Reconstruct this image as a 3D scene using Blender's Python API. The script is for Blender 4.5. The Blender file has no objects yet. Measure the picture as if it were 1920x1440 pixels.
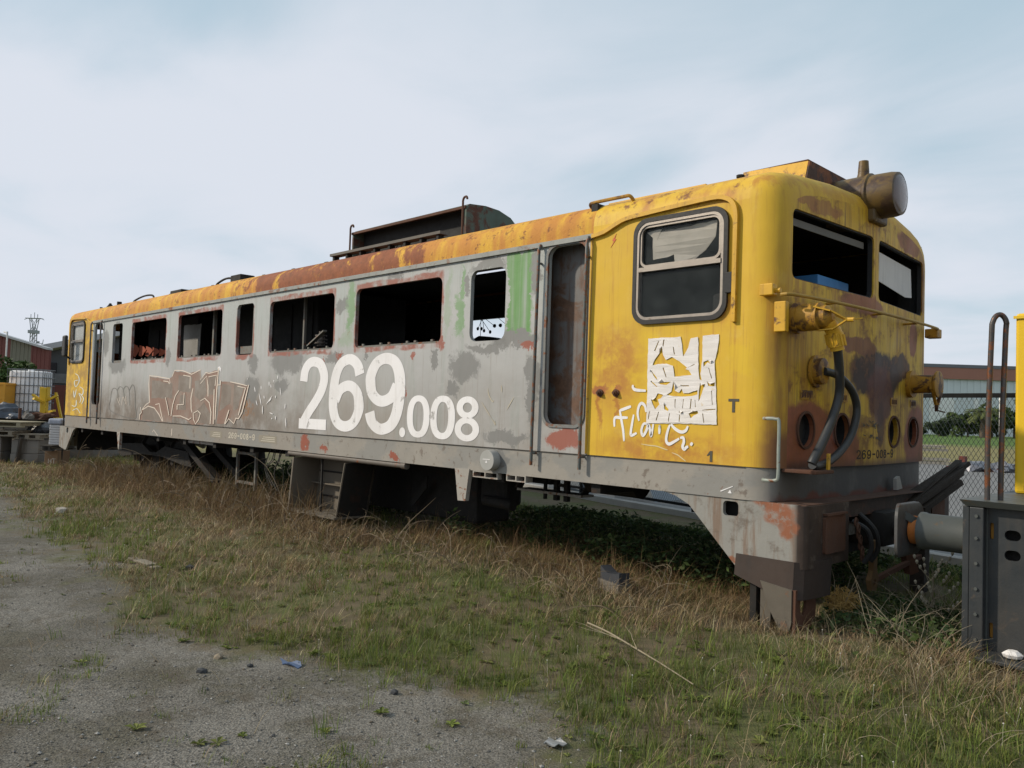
import bpy, bmesh, math, random, json
import numpy as np
from mathutils import Vector, Matrix
from mathutils.geometry import tessellate_polygon
random.seed(7); rng = np.random.default_rng(7)
scene = bpy.context.scene
COL = scene.collection
# ------------------------------------------------------------------ camera
CAM = Vector((2.802, -5.447, 1.60))
cam_d = bpy.data.cameras.new('camera'); cam = bpy.data.objects.new('camera', cam_d); COL.objects.link(cam)
RX = Vector((0.7030, 0.7105, 0.0318)); RZ = Vector((-0.7112, 0.7020, 0.0362))
RX = (RX - RZ * RX.dot(RZ)).normalized(); RZ.normalize(); RU = RX.cross(RZ)
M = Matrix.Identity(4)
for i in range(3):
    M[i][0] = RX[i]; M[i][1] = RU[i]; M[i][2] = -RZ[i]; M[i][3] = CAM[i]
cam.matrix_world = M
cam_d.sensor_width = 36; cam_d.lens = 36 * 1520 / 1920; cam_d.clip_start = 0.1; cam_d.clip_end = 6000
scene.camera = cam
# ------------------------------------------------------------------ world / sun
SUN_TO = Vector((-1.0, -1.0, 0.86)).normalized()
wd = bpy.data.worlds.new('World'); scene.world = wd; wd.use_nodes = True
wt = wd.node_tree; wt.nodes.clear()
w_out = wt.nodes.new('ShaderNodeOutputWorld'); w_bg = wt.nodes.new('ShaderNodeBackground')
sky = wt.nodes.new('ShaderNodeTexSky'); sky.sky_type = 'NISHITA'; sky.sun_disc = False
sky.sun_elevation = math.asin(SUN_TO.z); sky.sun_rotation = math.atan2(SUN_TO.x, SUN_TO.y)
sky.air_density = 1.0; sky.dust_density = 1.2; sky.ozone_density = 1.6
tc = wt.nodes.new('ShaderNodeTexCoord'); sp = wt.nodes.new('ShaderNodeSeparateXYZ'); wt.links.new(tc.outputs['Generated'], sp.inputs[0])
def wm(op, a, b=None):
    n = wt.nodes.new('ShaderNodeMath'); n.operation = op
    for i, s in enumerate((a, b)):
        if s is None: continue
        if isinstance(s, (int, float)): n.inputs[i].default_value = s
        else: wt.links.new(s, n.inputs[i])
    return n.outputs[0]
zz = wm('ADD', wm('MAXIMUM', sp.outputs[2], 0.0), 0.16)
cx = wm('DIVIDE', sp.outputs[0], zz); cy = wm('DIVIDE', sp.outputs[1], zz)
cb = wt.nodes.new('ShaderNodeCombineXYZ'); wt.links.new(cx, cb.inputs[0]); wt.links.new(cy, cb.inputs[1])
mp = wt.nodes.new('ShaderNodeMapping'); mp.inputs['Rotation'].default_value = (0, 0, 0.55); mp.inputs['Scale'].default_value = (0.85, 1.05, 1)
wt.links.new(cb.outputs[0], mp.inputs[0])
nz = wt.nodes.new('ShaderNodeTexNoise'); nz.inputs['Scale'].default_value = 1.3; nz.inputs['Detail'].default_value = 9; nz.inputs['Roughness'].default_value = 0.5; nz.inputs['Distortion'].default_value = 0.45
wt.links.new(mp.outputs[0], nz.inputs[0])
nz2 = wt.nodes.new('ShaderNodeTexNoise'); nz2.inputs['Scale'].default_value = 0.45; nz2.inputs['Detail'].default_value = 3
wt.links.new(cb.outputs[0], nz2.inputs[0])
cf = wm('ADD', wm('MULTIPLY', nz.outputs[0], 0.72), wm('MULTIPLY', nz2.outputs[0], 0.55))
def wr(v, a, b, c, d):
    n = wt.nodes.new('ShaderNodeMapRange'); n.interpolation_type = 'SMOOTHSTEP'; wt.links.new(v, n.inputs[0])
    for i, q in enumerate((a, b, c, d)): n.inputs[i+1].default_value = q
    return n.outputs[0]
cf = wm('ADD', cf, wm('ADD', wr(sp.outputs[2], .24, .5, .05, -.13), wr(sp.outputs[2], .0, .16, .06, .0)))
mr = wt.nodes.new('ShaderNodeMapRange'); mr.interpolation_type = 'SMOOTHSTEP'
mr.inputs['From Min'].default_value = 0.44; mr.inputs['From Max'].default_value = 0.76; mr.inputs['To Min'].default_value = 0.0; mr.inputs['To Max'].default_value = 0.93
wt.links.new(cf, mr.inputs[0])
mx = wt.nodes.new('ShaderNodeMix'); mx.data_type = 'RGBA'
vl = wt.nodes.new('ShaderNodeMix'); vl.data_type = 'RGBA'; vl.inputs['Factor'].default_value = .80        # thin high veil over the whole sky
wt.links.new(sky.outputs[0], vl.inputs['A']); vl.inputs['B'].default_value = (5.0, 6.35, 7.2, 1)
wt.links.new(mr.outputs[0], mx.inputs['Factor']); wt.links.new(vl.outputs['Result'], mx.inputs['A']); mx.inputs['B'].default_value = (6.85, 7.2, 7.95, 1)
wt.links.new(mx.outputs['Result'], w_bg.inputs[0]); w_bg.inputs[1].default_value = 0.1
wt.links.new(w_bg.outputs[0], w_out.inputs[0])
sun_d = bpy.data.lights.new('sun', 'SUN'); sun_d.energy = 3.3; sun_d.angle = math.radians(2.5); sun_d.color = (1.0, 0.89, 0.73)
sun = bpy.data.objects.new('sun', sun_d); COL.objects.link(sun)
sun.rotation_euler = (-SUN_TO).to_track_quat('-Z', 'Y').to_euler()
scene.view_settings.view_transform = 'Standard'; scene.view_settings.look = 'None'
scene.cycles.max_bounces = 6; scene.cycles.diffuse_bounces = 3; scene.cycles.glossy_bounces = 2; scene.cycles.transparent_max_bounces = 8
scene.view_settings.exposure = 0.1; scene.view_settings.gamma = 1.0
# ------------------------------------------------------------------ data traced on the side of the body, metres (x along, z up)
DATA = json.loads(r'''{"flan":[[[-1.466,1.515],[-1.465,1.589],[-1.405,1.593],[-1.328,1.595]],[[-1.414,1.657],[-1.394,1.574],[-1.373,1.491],[-1.36,1.397]],[[-1.414,1.652],[-1.358,1.67],[-1.297,1.69]],[[-1.267,1.622],[-1.282,1.544],[-1.293,1.466],[-1.279,1.45],[-1.232,1.471]],[[-1.211,1.571],[-1.227,1.634],[-1.215,1.694],[-1.189,1.717],[-1.155,1.695],[-1.143,1.646]],[[-1.124,1.549],[-1.164,1.548],[-1.185,1.492],[-1.167,1.452],[-1.135,1.494],[-1.117,1.544],[-1.099,1.501],[-1.088,1.45],[-1.076,1.502],[-1.068,1.551]],[[-1.006,1.545],[-1.007,1.472]],[[-0.907,1.55],[-0.925,1.507],[-0.939,1.448],[-0.935,1.411],[-0.909,1.396],[-0.869,1.414],[-0.817,1.443]],[[-0.898,1.556],[-0.859,1.52],[-0.803,1.496],[-0.76,1.508],[-0.74,1.545]],[[-0.808,1.449],[-0.78,1.452],[-0.773,1.419],[-0.784,1.382],[-0.768,1.362],[-0.75,1.378],[-0.732,1.384]],[[-0.712,1.396],[-0.694,1.417]],[[-1.282,1.868],[-1.278,1.843],[-1.247,1.826],[-1.149,1.82]]],"flanthin":[[[-1.185,1.383],[-1.105,1.376],[-1.027,1.372],[-0.955,1.354],[-0.924,1.348]],[[-0.885,1.329],[-0.829,1.314],[-0.791,1.292],[-0.753,1.269]]],"poster":[[[-1.136,2.246],[-1.008,2.249],[-0.899,2.249],[-0.827,2.249],[-0.813,2.183],[-0.797,2.092],[-0.751,2.164],[-0.732,2.232],[-0.665,2.239],[-0.655,1.999],[-0.647,1.91],[-0.626,1.902],[-0.635,1.95],[-0.623,2.06],[-0.626,2.248],[-0.483,2.253],[-0.488,2.155],[-0.513,2.047],[-0.512,1.989],[-0.5,1.889],[-0.497,1.775],[-0.49,1.68],[-0.485,1.562],[-0.632,1.562],[-0.82,1.563],[-1.017,1.556],[-1.135,1.556],[-1.133,1.77],[-1.137,2.007]]],"posthole":[[[-1.026,2.123],[-1.0,2.181],[-0.989,2.109],[-0.96,2.068],[-0.904,2.09],[-0.834,2.055],[-0.756,2.001],[-0.717,1.943],[-0.793,1.939],[-0.874,1.933],[-0.892,2.02],[-0.951,2.038],[-1.031,2.036],[-1.088,2.027],[-1.073,2.066]],[[-1.116,1.999],[-1.103,1.987],[-1.048,1.93],[-1.035,1.901],[-1.077,1.942]],[[-1.031,1.886],[-0.967,1.891],[-0.904,1.894],[-0.946,1.868],[-1.006,1.871]],[[-0.884,1.896],[-0.867,1.821],[-0.827,1.805],[-0.805,1.838],[-0.789,1.802],[-0.741,1.802],[-0.658,1.828],[-0.66,1.793],[-0.712,1.779],[-0.788,1.776],[-0.885,1.778],[-0.944,1.788],[-0.901,1.813]],[[-0.637,1.889],[-0.596,1.873],[-0.613,1.822],[-0.637,1.758],[-0.651,1.738],[-0.646,1.822]],[[-0.578,1.892],[-0.506,1.886],[-0.512,1.854],[-0.566,1.86]],[[-0.572,2.058],[-0.549,2.023],[-0.575,2.042],[-0.611,2.003],[-0.612,2.043]],[[-1.094,1.75],[-1.053,1.764],[-1.032,1.801],[-0.974,1.788],[-0.999,1.759],[-1.029,1.75],[-1.011,1.71],[-1.051,1.669],[-1.078,1.709]],[[-0.972,1.734],[-0.955,1.705],[-0.921,1.672],[-0.93,1.658],[-0.964,1.671]],[[-0.735,1.643],[-0.657,1.666],[-0.649,1.645],[-0.689,1.628],[-0.715,1.605]],[[-0.823,1.666],[-0.785,1.661],[-0.788,1.648],[-0.827,1.647]],[[-0.989,2.231],[-0.977,2.234],[-0.987,2.172],[-0.994,2.189]],[[-1.037,2.225],[-1.029,2.221],[-1.067,2.141],[-1.076,2.148]],[[-0.775,1.993],[-0.769,1.996],[-0.691,2.032],[-0.689,2.026]],[[-0.916,1.639],[-0.908,1.642],[-0.918,1.573],[-0.924,1.576]],[[-0.865,1.755],[-0.857,1.755],[-0.859,1.681],[-0.865,1.689]],[[-0.787,1.756],[-0.782,1.753],[-0.791,1.681],[-0.797,1.684]],[[-0.719,1.757],[-0.712,1.757],[-0.717,1.682],[-0.725,1.682]],[[-0.743,1.862],[-0.737,1.854],[-0.819,1.862],[-0.814,1.867]],[[-0.616,1.674],[-0.497,1.683],[-0.497,1.678],[-0.613,1.668]],[[-0.822,1.633],[-0.815,1.633],[-0.817,1.576],[-0.825,1.575]],[[-1.02,1.65],[-1.012,1.65],[-1.034,1.578],[-1.042,1.582]],[[-0.612,1.646],[-0.605,1.646],[-0.592,1.574],[-0.599,1.574]],[[-0.538,1.822],[-0.533,1.822],[-0.523,1.711],[-0.53,1.714]],[[-1.099,1.905],[-1.036,1.854],[-1.04,1.849],[-1.102,1.895]],[[-0.896,2.169],[-0.888,2.172],[-0.875,2.11],[-0.883,2.109]],[[-0.683,1.749],[-0.678,1.749],[-0.672,1.693],[-0.68,1.693]],[[-1.111,1.651],[-1.101,1.655],[-1.115,1.584],[-1.121,1.587]],[[-0.57,1.998],[-0.563,1.997],[-0.532,1.917],[-0.539,1.914]],[[-0.99,2.005],[-0.98,2.008],[-0.948,1.929],[-0.956,1.928]]],"gfill":[[[-11.744,2.051],[-10.904,1.982],[-10.763,2.04],[-10.683,2.128],[-10.063,2.069],[-9.672,2.127],[-9.639,1.973],[-9.443,2.082],[-9.058,2.104],[-9.075,1.821],[-9.077,1.39],[-9.143,1.294],[-9.908,1.269],[-10.186,1.332],[-10.686,1.377],[-10.707,1.244],[-12.076,1.264],[-12.088,1.358],[-12.019,1.47],[-11.742,1.553],[-11.688,1.6]],[[-8.936,1.935],[-8.498,1.913],[-8.053,1.873],[-8.12,1.72],[-8.284,1.437],[-8.442,1.329],[-8.591,1.403],[-8.726,1.307],[-9.023,1.311],[-8.968,1.66]]],"gline":[[[-12.017,1.454],[-11.844,1.551],[-11.687,1.592],[-11.755,1.91],[-11.745,2.058],[-11.405,2.039],[-10.868,1.997],[-10.841,1.922]],[[-11.996,1.455],[-11.739,1.525],[-11.456,1.496],[-11.249,1.393],[-11.082,1.277]],[[-11.424,1.557],[-11.252,1.575],[-11.18,1.455],[-11.064,1.285]],[[-11.126,1.961],[-10.918,1.949],[-10.858,1.907]],[[-10.762,2.033],[-10.665,2.135],[-10.344,2.123],[-9.995,2.061],[-9.672,2.127],[-9.661,1.966],[-9.474,2.082],[-9.362,2.067],[-9.058,2.097]],[[-10.319,2.05],[-10.041,2.026],[-10.037,1.834]],[[-9.92,1.834],[-9.979,1.678],[-9.951,1.508],[-9.911,1.453]],[[-9.648,1.91],[-9.437,2.027],[-9.374,1.875],[-9.357,1.711]],[[-9.372,2.012],[-9.097,2.037],[-9.126,1.875]],[[-9.032,2.144],[-9.06,1.821],[-9.074,1.363]],[[-9.151,1.821],[-9.139,1.55],[-9.128,1.294]],[[-9.037,1.888],[-8.946,1.888],[-8.938,1.955]],[[-9.62,1.639],[-9.464,1.682],[-9.3,1.616],[-9.223,1.468],[-9.235,1.291]],[[-9.86,1.44],[-9.7,1.485],[-9.599,1.445],[-9.653,1.347],[-9.759,1.274],[-9.833,1.342],[-9.86,1.44]],[[-10.449,1.804],[-10.581,1.716],[-10.672,1.568],[-10.722,1.376]],[[-10.234,1.762],[-10.248,1.575],[-10.492,1.564]],[[-10.491,1.556],[-10.483,1.484]],[[-10.65,1.378],[-10.331,1.386],[-10.016,1.337],[-9.919,1.368],[-9.753,1.219]],[[-8.381,1.867],[-8.131,1.841],[-8.245,1.604],[-8.313,1.449]],[[-8.041,1.886],[-8.117,1.695],[-8.207,1.49],[-8.308,1.397],[-8.392,1.402],[-8.441,1.323],[-8.618,1.389],[-8.726,1.307]],[[-8.617,1.52],[-8.741,1.307]],[[-8.614,1.933],[-8.357,1.906],[-8.08,1.873]],[[-11.523,1.08],[-11.469,1.12],[-11.282,1.029]],[[-10.698,1.171],[-10.703,1.053]],[[-10.98,1.683],[-10.89,1.55],[-10.797,1.389]],[[-12.099,1.279],[-12.089,1.366],[-12.011,1.407],[-12.065,1.501]]],"gblob":[[[-9.078,2.145],[-9.02,2.171],[-8.957,2.142],[-8.967,2.089]]],"fleck":[[[-8.104,1.988],[-8.102,1.962]],[[-7.879,1.86],[-7.846,1.785]],[[-7.686,1.872],[-7.676,1.823]],[[-7.463,1.933],[-7.453,1.872]],[[-7.411,1.896],[-7.393,1.841]],[[-7.329,1.95],[-7.327,1.926]],[[-7.225,2.016],[-7.221,1.962]],[[-7.151,1.847],[-7.118,1.746]],[[-7.728,1.767],[-7.649,1.6]],[[-7.809,1.667],[-7.764,1.599]],[[-7.584,1.737],[-7.567,1.688]],[[-7.348,1.738],[-7.511,1.615]],[[-7.262,1.739],[-7.252,1.703]],[[-7.369,1.702],[-7.439,1.652]],[[-6.991,1.634],[-6.992,1.563]],[[-6.963,1.446],[-6.941,1.317]],[[-7.334,1.436],[-7.33,1.418]],[[-7.238,1.462],[-7.227,1.415]],[[-7.61,1.601],[-7.599,1.478]],[[-7.401,1.507],[-7.301,1.485]]],"den":[[[-13.633,1.61],[-13.586,1.789],[-13.449,1.84],[-13.3,1.79],[-13.202,1.59]],[[-13.3,1.79],[-13.17,1.865],[-12.991,1.815],[-12.889,1.569]],[[-12.991,1.815],[-12.829,1.877],[-12.684,1.791],[-12.615,1.524]],[[-12.684,1.791],[-12.533,1.901],[-12.412,1.816],[-12.354,1.528],[-12.355,1.288],[-12.504,1.187],[-12.807,1.214],[-13.142,1.154],[-13.432,1.208],[-13.604,1.406],[-13.633,1.61]]],"den2":[[[-13.281,1.652],[-13.122,1.516]],[[-13.178,1.665],[-13.133,1.59]],[[-13.019,1.517],[-12.972,1.679],[-12.818,1.545]],[[-12.838,1.692],[-12.783,1.533]]],"farcab":[[[-15.835,2.149],[-15.607,2.09],[-15.546,1.978],[-15.745,1.867],[-15.851,1.98],[-15.594,2.007]],[[-15.486,1.867],[-15.265,1.812],[-15.29,1.702],[-15.507,1.728],[-15.362,1.619],[-15.433,1.535]],[[-15.864,1.783],[-15.797,1.643],[-15.693,1.811]],[[-15.946,1.472],[-15.68,1.462],[-15.657,1.588]],[[-15.884,1.361],[-15.585,1.408],[-15.356,1.316]],[[-15.375,1.702],[-15.194,1.621],[-15.302,1.51]]],"farsill":[[[-16.119,1.157],[-15.945,1.19],[-15.887,1.107],[-16.06,1.074]],[[-15.81,1.18],[-15.629,1.143],[-15.554,1.215]]],"rightscratch":[[[-3.049,1.843],[-3.032,1.771],[-2.976,1.707],[-2.963,1.726]],[[-2.981,1.544],[-2.925,1.483],[-2.941,1.527]],[[-2.86,1.87],[-2.847,1.799]],[[-2.682,1.755],[-2.777,1.63]],[[-3.136,1.705],[-2.981,1.544]]],"patch":[["dk",-3.432,2.055,0.239,0.137],["dk",-3.593,1.839,0.123,0.073],["dk",-5.713,2.865,0.119,0.105],["dk",-6.998,2.195,0.465,0.169],["dk",-7.129,1.885,0.189,0.095],["dk",-5.857,2.203,0.222,0.079],["dk",-3.896,2.138,0.065,0.098],["dk",-3.087,2.244,0.308,0.053],["dk",-3.104,3.074,0.269,0.064],["dk",-3.407,2.92,0.048,0.101],["dk",-5.159,2.202,0.034,0.066],["dk",-2.787,1.366,0.31,0.068],["dk",-4.639,3.098,0.146,0.04],["dk",-4.011,3.112,0.121,0.038],["dk",-2.692,2.313,0.326,0.08],["dk",-2.454,2.984,0.06,0.282],["dk",-2.441,1.818,0.095,0.346],["dk",-10.989,2.38,0.113,0.159],["dk",-7.95,2.182,0.14,0.114],["dk",-7.997,1.803,0.24,0.209],["dk",-13.471,3.01,0.179,0.077],["dk",-14.015,2.726,0.151,0.236],["dk",-10.32,3.102,0.315,0.033],["dk",-13.375,2.27,0.426,0.152],["red",-4.274,2.186,0.045,0.031],["red",-6.108,2.157,0.033,0.071],["red",-5.73,2.235,0.078,0.031],["red",-5.546,2.46,0.046,0.025],["red",-5.747,2.477,0.025,0.014],["red",-4.377,1.792,0.018,0.046],["red",-3.801,2.344,0.046,0.104],["red",-8.747,3.145,0.062,0.04],["red",-9.575,3.198,0.049,0.03],["red",-2.508,2.262,0.121,0.038],["red",-2.056,1.378,0.2,0.1],["green",-2.654,2.756,0.145,0.366],["green",-5.524,2.791,0.076,0.292],["green",-3.521,2.58,0.057,0.168],["green",-3.482,2.912,0.026,0.175],["pgreen",-3.708,2.74,0.046,0.297],["pgreen",-5.62,2.42,0.139,0.086],["brown",-8.133,1.536,0.244,0.114]],"sillpatch":[["red",-6.47,1.151,0.103,0.09],["red",-6.026,1.05,0.098,0.035],["red",-4.553,1.085,0.091,0.039],["red",-6.485,1.122,0.099,0.068],["dk",-2.911,1.133,0.156,0.107]],"cabpatch":[["bright",-0.307,2.055,0.077,0.093],["bright",-1.173,1.923,0.125,0.222],["bright",-1.14,2.212,0.083,0.103],["bright",-1.776,2.11,0.095,0.219],["bright",-0.954,1.422,0.118,0.1],["bright",-0.976,1.521,0.06,0.133],["red",-1.631,1.828,0.064,0.05],["red",-1.451,1.828,0.061,0.046],["grime",-0.915,1.344,0.625,0.115],["grime",-1.459,2.013,0.243,0.317],["grime",-0.438,2.437,0.071,0.095],["grime",-0.753,3.419,0.798,0.041]]}''')
# ------------------------------------------------------------------ mesh helpers
def cr(pts, n=6, closed=False):
    P = [Vector(p) for p in pts]; out = []
    m = len(P); rngm = m if closed else m - 1
    for i in range(rngm):
        if closed: p0, p1, p2, p3 = P[(i-1) % m], P[i], P[(i+1) % m], P[(i+2) % m]
        else: p0, p1, p2, p3 = P[max(i-1, 0)], P[i], P[i+1], P[min(i+2, m-1)]
        for j in range(n):
            t = j / n
            out.append(0.5*((2*p1)+(p2-p0)*t+(2*p0-5*p1+4*p2-p3)*t*t+(3*p1-p0-3*p2+p3)*t**3))
    if not closed: out.append(P[-1])
    return out
def rr(x0, x1, z0, z1, r, n=5):
    o = []
    for cx_, cz_, a0 in ((x1-r, z1-r, 0), (x0+r, z1-r, 90), (x0+r, z0+r, 180), (x1-r, z0+r, 270)):
        for i in range(n+1):
            a = math.radians(a0+90*i/n); o.append((cx_+r*math.cos(a), cz_+r*math.sin(a)))
    return o
def circ(cx_, cz_, r, n=20, rz=None):
    rz = rz or r
    return [(cx_+r*math.cos(2*math.pi*i/n), cz_+rz*math.sin(2*math.pi*i/n)) for i in range(n)]
def ragged(poly, amp, step=0.03, seed=0):
    rnd = random.Random(seed); out = []
    for i in range(len(poly)):
        a = Vector(poly[i]); b = Vector(poly[(i+1) % len(poly)]); k = max(1, int((b-a).length/step))
        for j in range(k):
            p = a.lerp(b, j/k); out.append((p.x+rnd.uniform(-amp, amp), p.y+rnd.uniform(-amp, amp)))
    return out
SIDE = lambda u, v, w: (u, w, v)        # plate in x-z, thickness along y
FRONT = lambda u, v, w: (w, u, v)       # plate in y-z, thickness along x
FLAT = lambda u, v, w: (u, v, w)
class MB:
    def __init__(s): s.v = []; s.f = []
    def add(s, vs, fs):
        o = len(s.v); s.v += [tuple(p) for p in vs]; s.f += [tuple(i+o for i in f) for f in fs]; return s
    def box(s, a, b):
        x0, y0, z0 = a; x1, y1, z1 = b
        return s.add([(x0,y0,z0),(x1,y0,z0),(x1,y1,z0),(x0,y1,z0),(x0,y0,z1),(x1,y0,z1),(x1,y1,z1),(x0,y1,z1)],
              [(0,3,2,1),(4,5,6,7),(0,1,5,4),(1,2,6,5),(2,3,7,6),(3,0,4,7)])
    def cbox(s, c, d, rot=None):
        m = MB().box((-d[0]/2,-d[1]/2,-d[2]/2), (d[0]/2,d[1]/2,d[2]/2))
        R = rot or Matrix.Identity(3)
        return s.add([R @ Vector(p)+Vector(c) for p in m.v], m.f)
    def bbox(s, a, b, r=0.01):           # box with chamfered edges
        bm = bmesh.new(); bmesh.ops.create_cube(bm, size=1)
        for v in bm.verts: v.co = Vector([(a[i]+b[i])/2+v.co[i]*(b[i]-a[i]) for i in range(3)])
        bmesh.ops.bevel(bm, geom=bm.edges[:], offset=r, segments=2, affect='EDGES', profile=0.5)
        bm.verts.index_update(); s.add([v.co[:] for v in bm.verts], [[v.index for v in f.verts] for f in bm.faces]); bm.free(); return s
    def bar(s, p0, p1, w, h=None, up=(0,0,1)):
        h = h or w; p0 = Vector(p0); p1 = Vector(p1); d = (p1-p0).normalized(); u = Vector(up)
        if abs(d.dot(u)) > .98: u = Vector((1,0,0))
        x = d.cross(u).normalized()*w/2; y = x.cross(d).normalized()*h/2
        return s.add([p0-x-y,p0+x-y,p0+x+y,p0-x+y,p1-x-y,p1+x-y,p1+x+y,p1-x+y], [(0,3,2,1),(4,5,6,7),(0,1,5,4),(1,2,6,5),(2,3,7,6),(3,0,4,7)])
    def tube(s, path, r, n=8, caps=True):
        P = [Vector(p) for p in path]; k = len(P); rs = r if isinstance(r, (list, tuple)) else [r]*k
        vs = []; fs = []; prev = None
        for i in range(k):
            t = (P[min(i+1,k-1)]-P[max(i-1,0)]).normalized()
            if prev is None:
                u = Vector((0,0,1)) if abs(t.z) < .9 else Vector((1,0,0)); x = t.cross(u).normalized()
            else: x = (prev-t*prev.dot(t)).normalized()
            prev = x; y = t.cross(x)
            for j in range(n):
                a = 2*math.pi*j/n; vs.append(P[i]+(x*math.cos(a)+y*math.sin(a))*rs[i])
        for i in range(k-1):
            for j in range(n): fs.append((i*n+j, i*n+(j+1) % n, (i+1)*n+(j+1) % n, (i+1)*n+j))
        if caps: fs.append(tuple(range(n-1,-1,-1))); fs.append(tuple(range((k-1)*n, k*n)))
        return s.add(vs, fs)
    def cyl(s, p0, p1, r, n=16, r2=None): return s.tube([p0, p1], [r, r if r2 is None else r2], n)
    def plate(s, outer, holes, w0, w1, fn=SIDE):
        loops = [list(outer)]+[list(h) for h in holes]
        flat = [p for l in loops for p in l]
        tris = tessellate_polygon([[Vector((p[0], p[1], 0)) for p in l] for l in loops])
        n = len(flat); vs = [fn(p[0], p[1], w0) for p in flat]+[fn(p[0], p[1], w1) for p in flat]
        fs = [tuple(t) for t in tris]+[tuple(i+n for i in reversed(t)) for t in tris]
        o = 0
        for l in loops:
            m = len(l)
            for i in range(m): fs.append((o+i, o+(i+1) % m, o+(i+1) % m+n, o+i+n))
            o += m
        return s.add(vs, fs)
    def ribbon(s, pts, wx, wz=None, w=0.0, fn=SIDE, closed=False, taper=0, t=0.0015):
        wz = wz or wx; P = [Vector((p[0], p[1])) for p in pts]; k = len(P); L = []; Rr = []
        for i in range(k):
            a = P[(i-1) % k] if closed else P[max(i-1,0)]; b = P[(i+1) % k] if closed else P[min(i+1,k-1)]
            d = (b-a); d = d.normalized() if d.length > 1e-9 else Vector((1,0)); n_ = Vector((-d.y, d.x))
            f = 1.0
            if taper: f = 1-taper*abs(2*i/(k-1)-1)**3
            off = Vector((n_.x*wx/2*f, n_.y*wz/2*f)); L.append(P[i]+off); Rr.append(P[i]-off)
        vs = [fn(p.x, p.y, w) for p in L]+[fn(p.x, p.y, w) for p in Rr]
        fs = [(i, (i+1) % k, (i+1) % k+k, i+k) for i in range(k if closed else k-1)]
        return s.add(vs, fs)
    def lathe(s, prof, axis='x', c=(0,0,0), n=24):    # prof: (along, radius)
        vs = []; fs = []; k = len(prof)
        for a, r in prof:
            for j in range(n):
                t = 2*math.pi*j/n; y = r*math.cos(t); z = r*math.sin(t)
                vs.append({'x': (c[0]+a, c[1]+y, c[2]+z), 'y': (c[0]+y, c[1]+a, c[2]+z), 'z': (c[0]+y, c[1]+z, c[2]+a)}[axis])
        for i in range(k-1):
            for j in range(n): fs.append((i*n+j, i*n+(j+1) % n, (i+1)*n+(j+1) % n, (i+1)*n+j))
        fs.append(tuple(range(n))); fs.append(tuple(range((k-1)*n, k*n)))
        return s.add(vs, fs)
    def mesh(s, name, smooth=False):
        me = bpy.data.meshes.new(name); me.from_pydata(s.v, [], s.f); me.update()
        bm = bmesh.new(); bm.from_mesh(me); bmesh.ops.recalc_face_normals(bm, faces=bm.faces); bm.to_mesh(me); bm.free()
        if smooth:
            me.polygons.foreach_set('use_smooth', [True]*len(me.polygons))
            try: me.set_sharp_from_angle(angle=math.radians(38))
            except Exception: pass
        return me
def obj(name, mb, mat, parent=None, smooth=False, label=None):
    me = mb.mesh(name, smooth) if isinstance(mb, MB) else mb
    if mat is not None and not me.materials: me.materials.append(mat)
    o = bpy.data.objects.new(name, me); COL.objects.link(o); o.parent = parent
    if label: o['label'] = label
    return o
def tag(o, label, cat, group=None):
    o['label'] = label; o['category'] = cat
    if group: o['group'] = group
    return o
def thing(name, label, cat, loc=(0,0,0), rz=0, group=None):
    o = bpy.data.objects.new(name, None); COL.objects.link(o); o.empty_display_size = .2
    o.location = loc; o.rotation_euler = (0,0,rz); return tag(o, label, cat, group)
def struct(name, mb, mat, parent=None, smooth=False):
    o = obj(name, mb, mat, parent, smooth)
    if parent is None: o['kind'] = 'structure'
    return o
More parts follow.
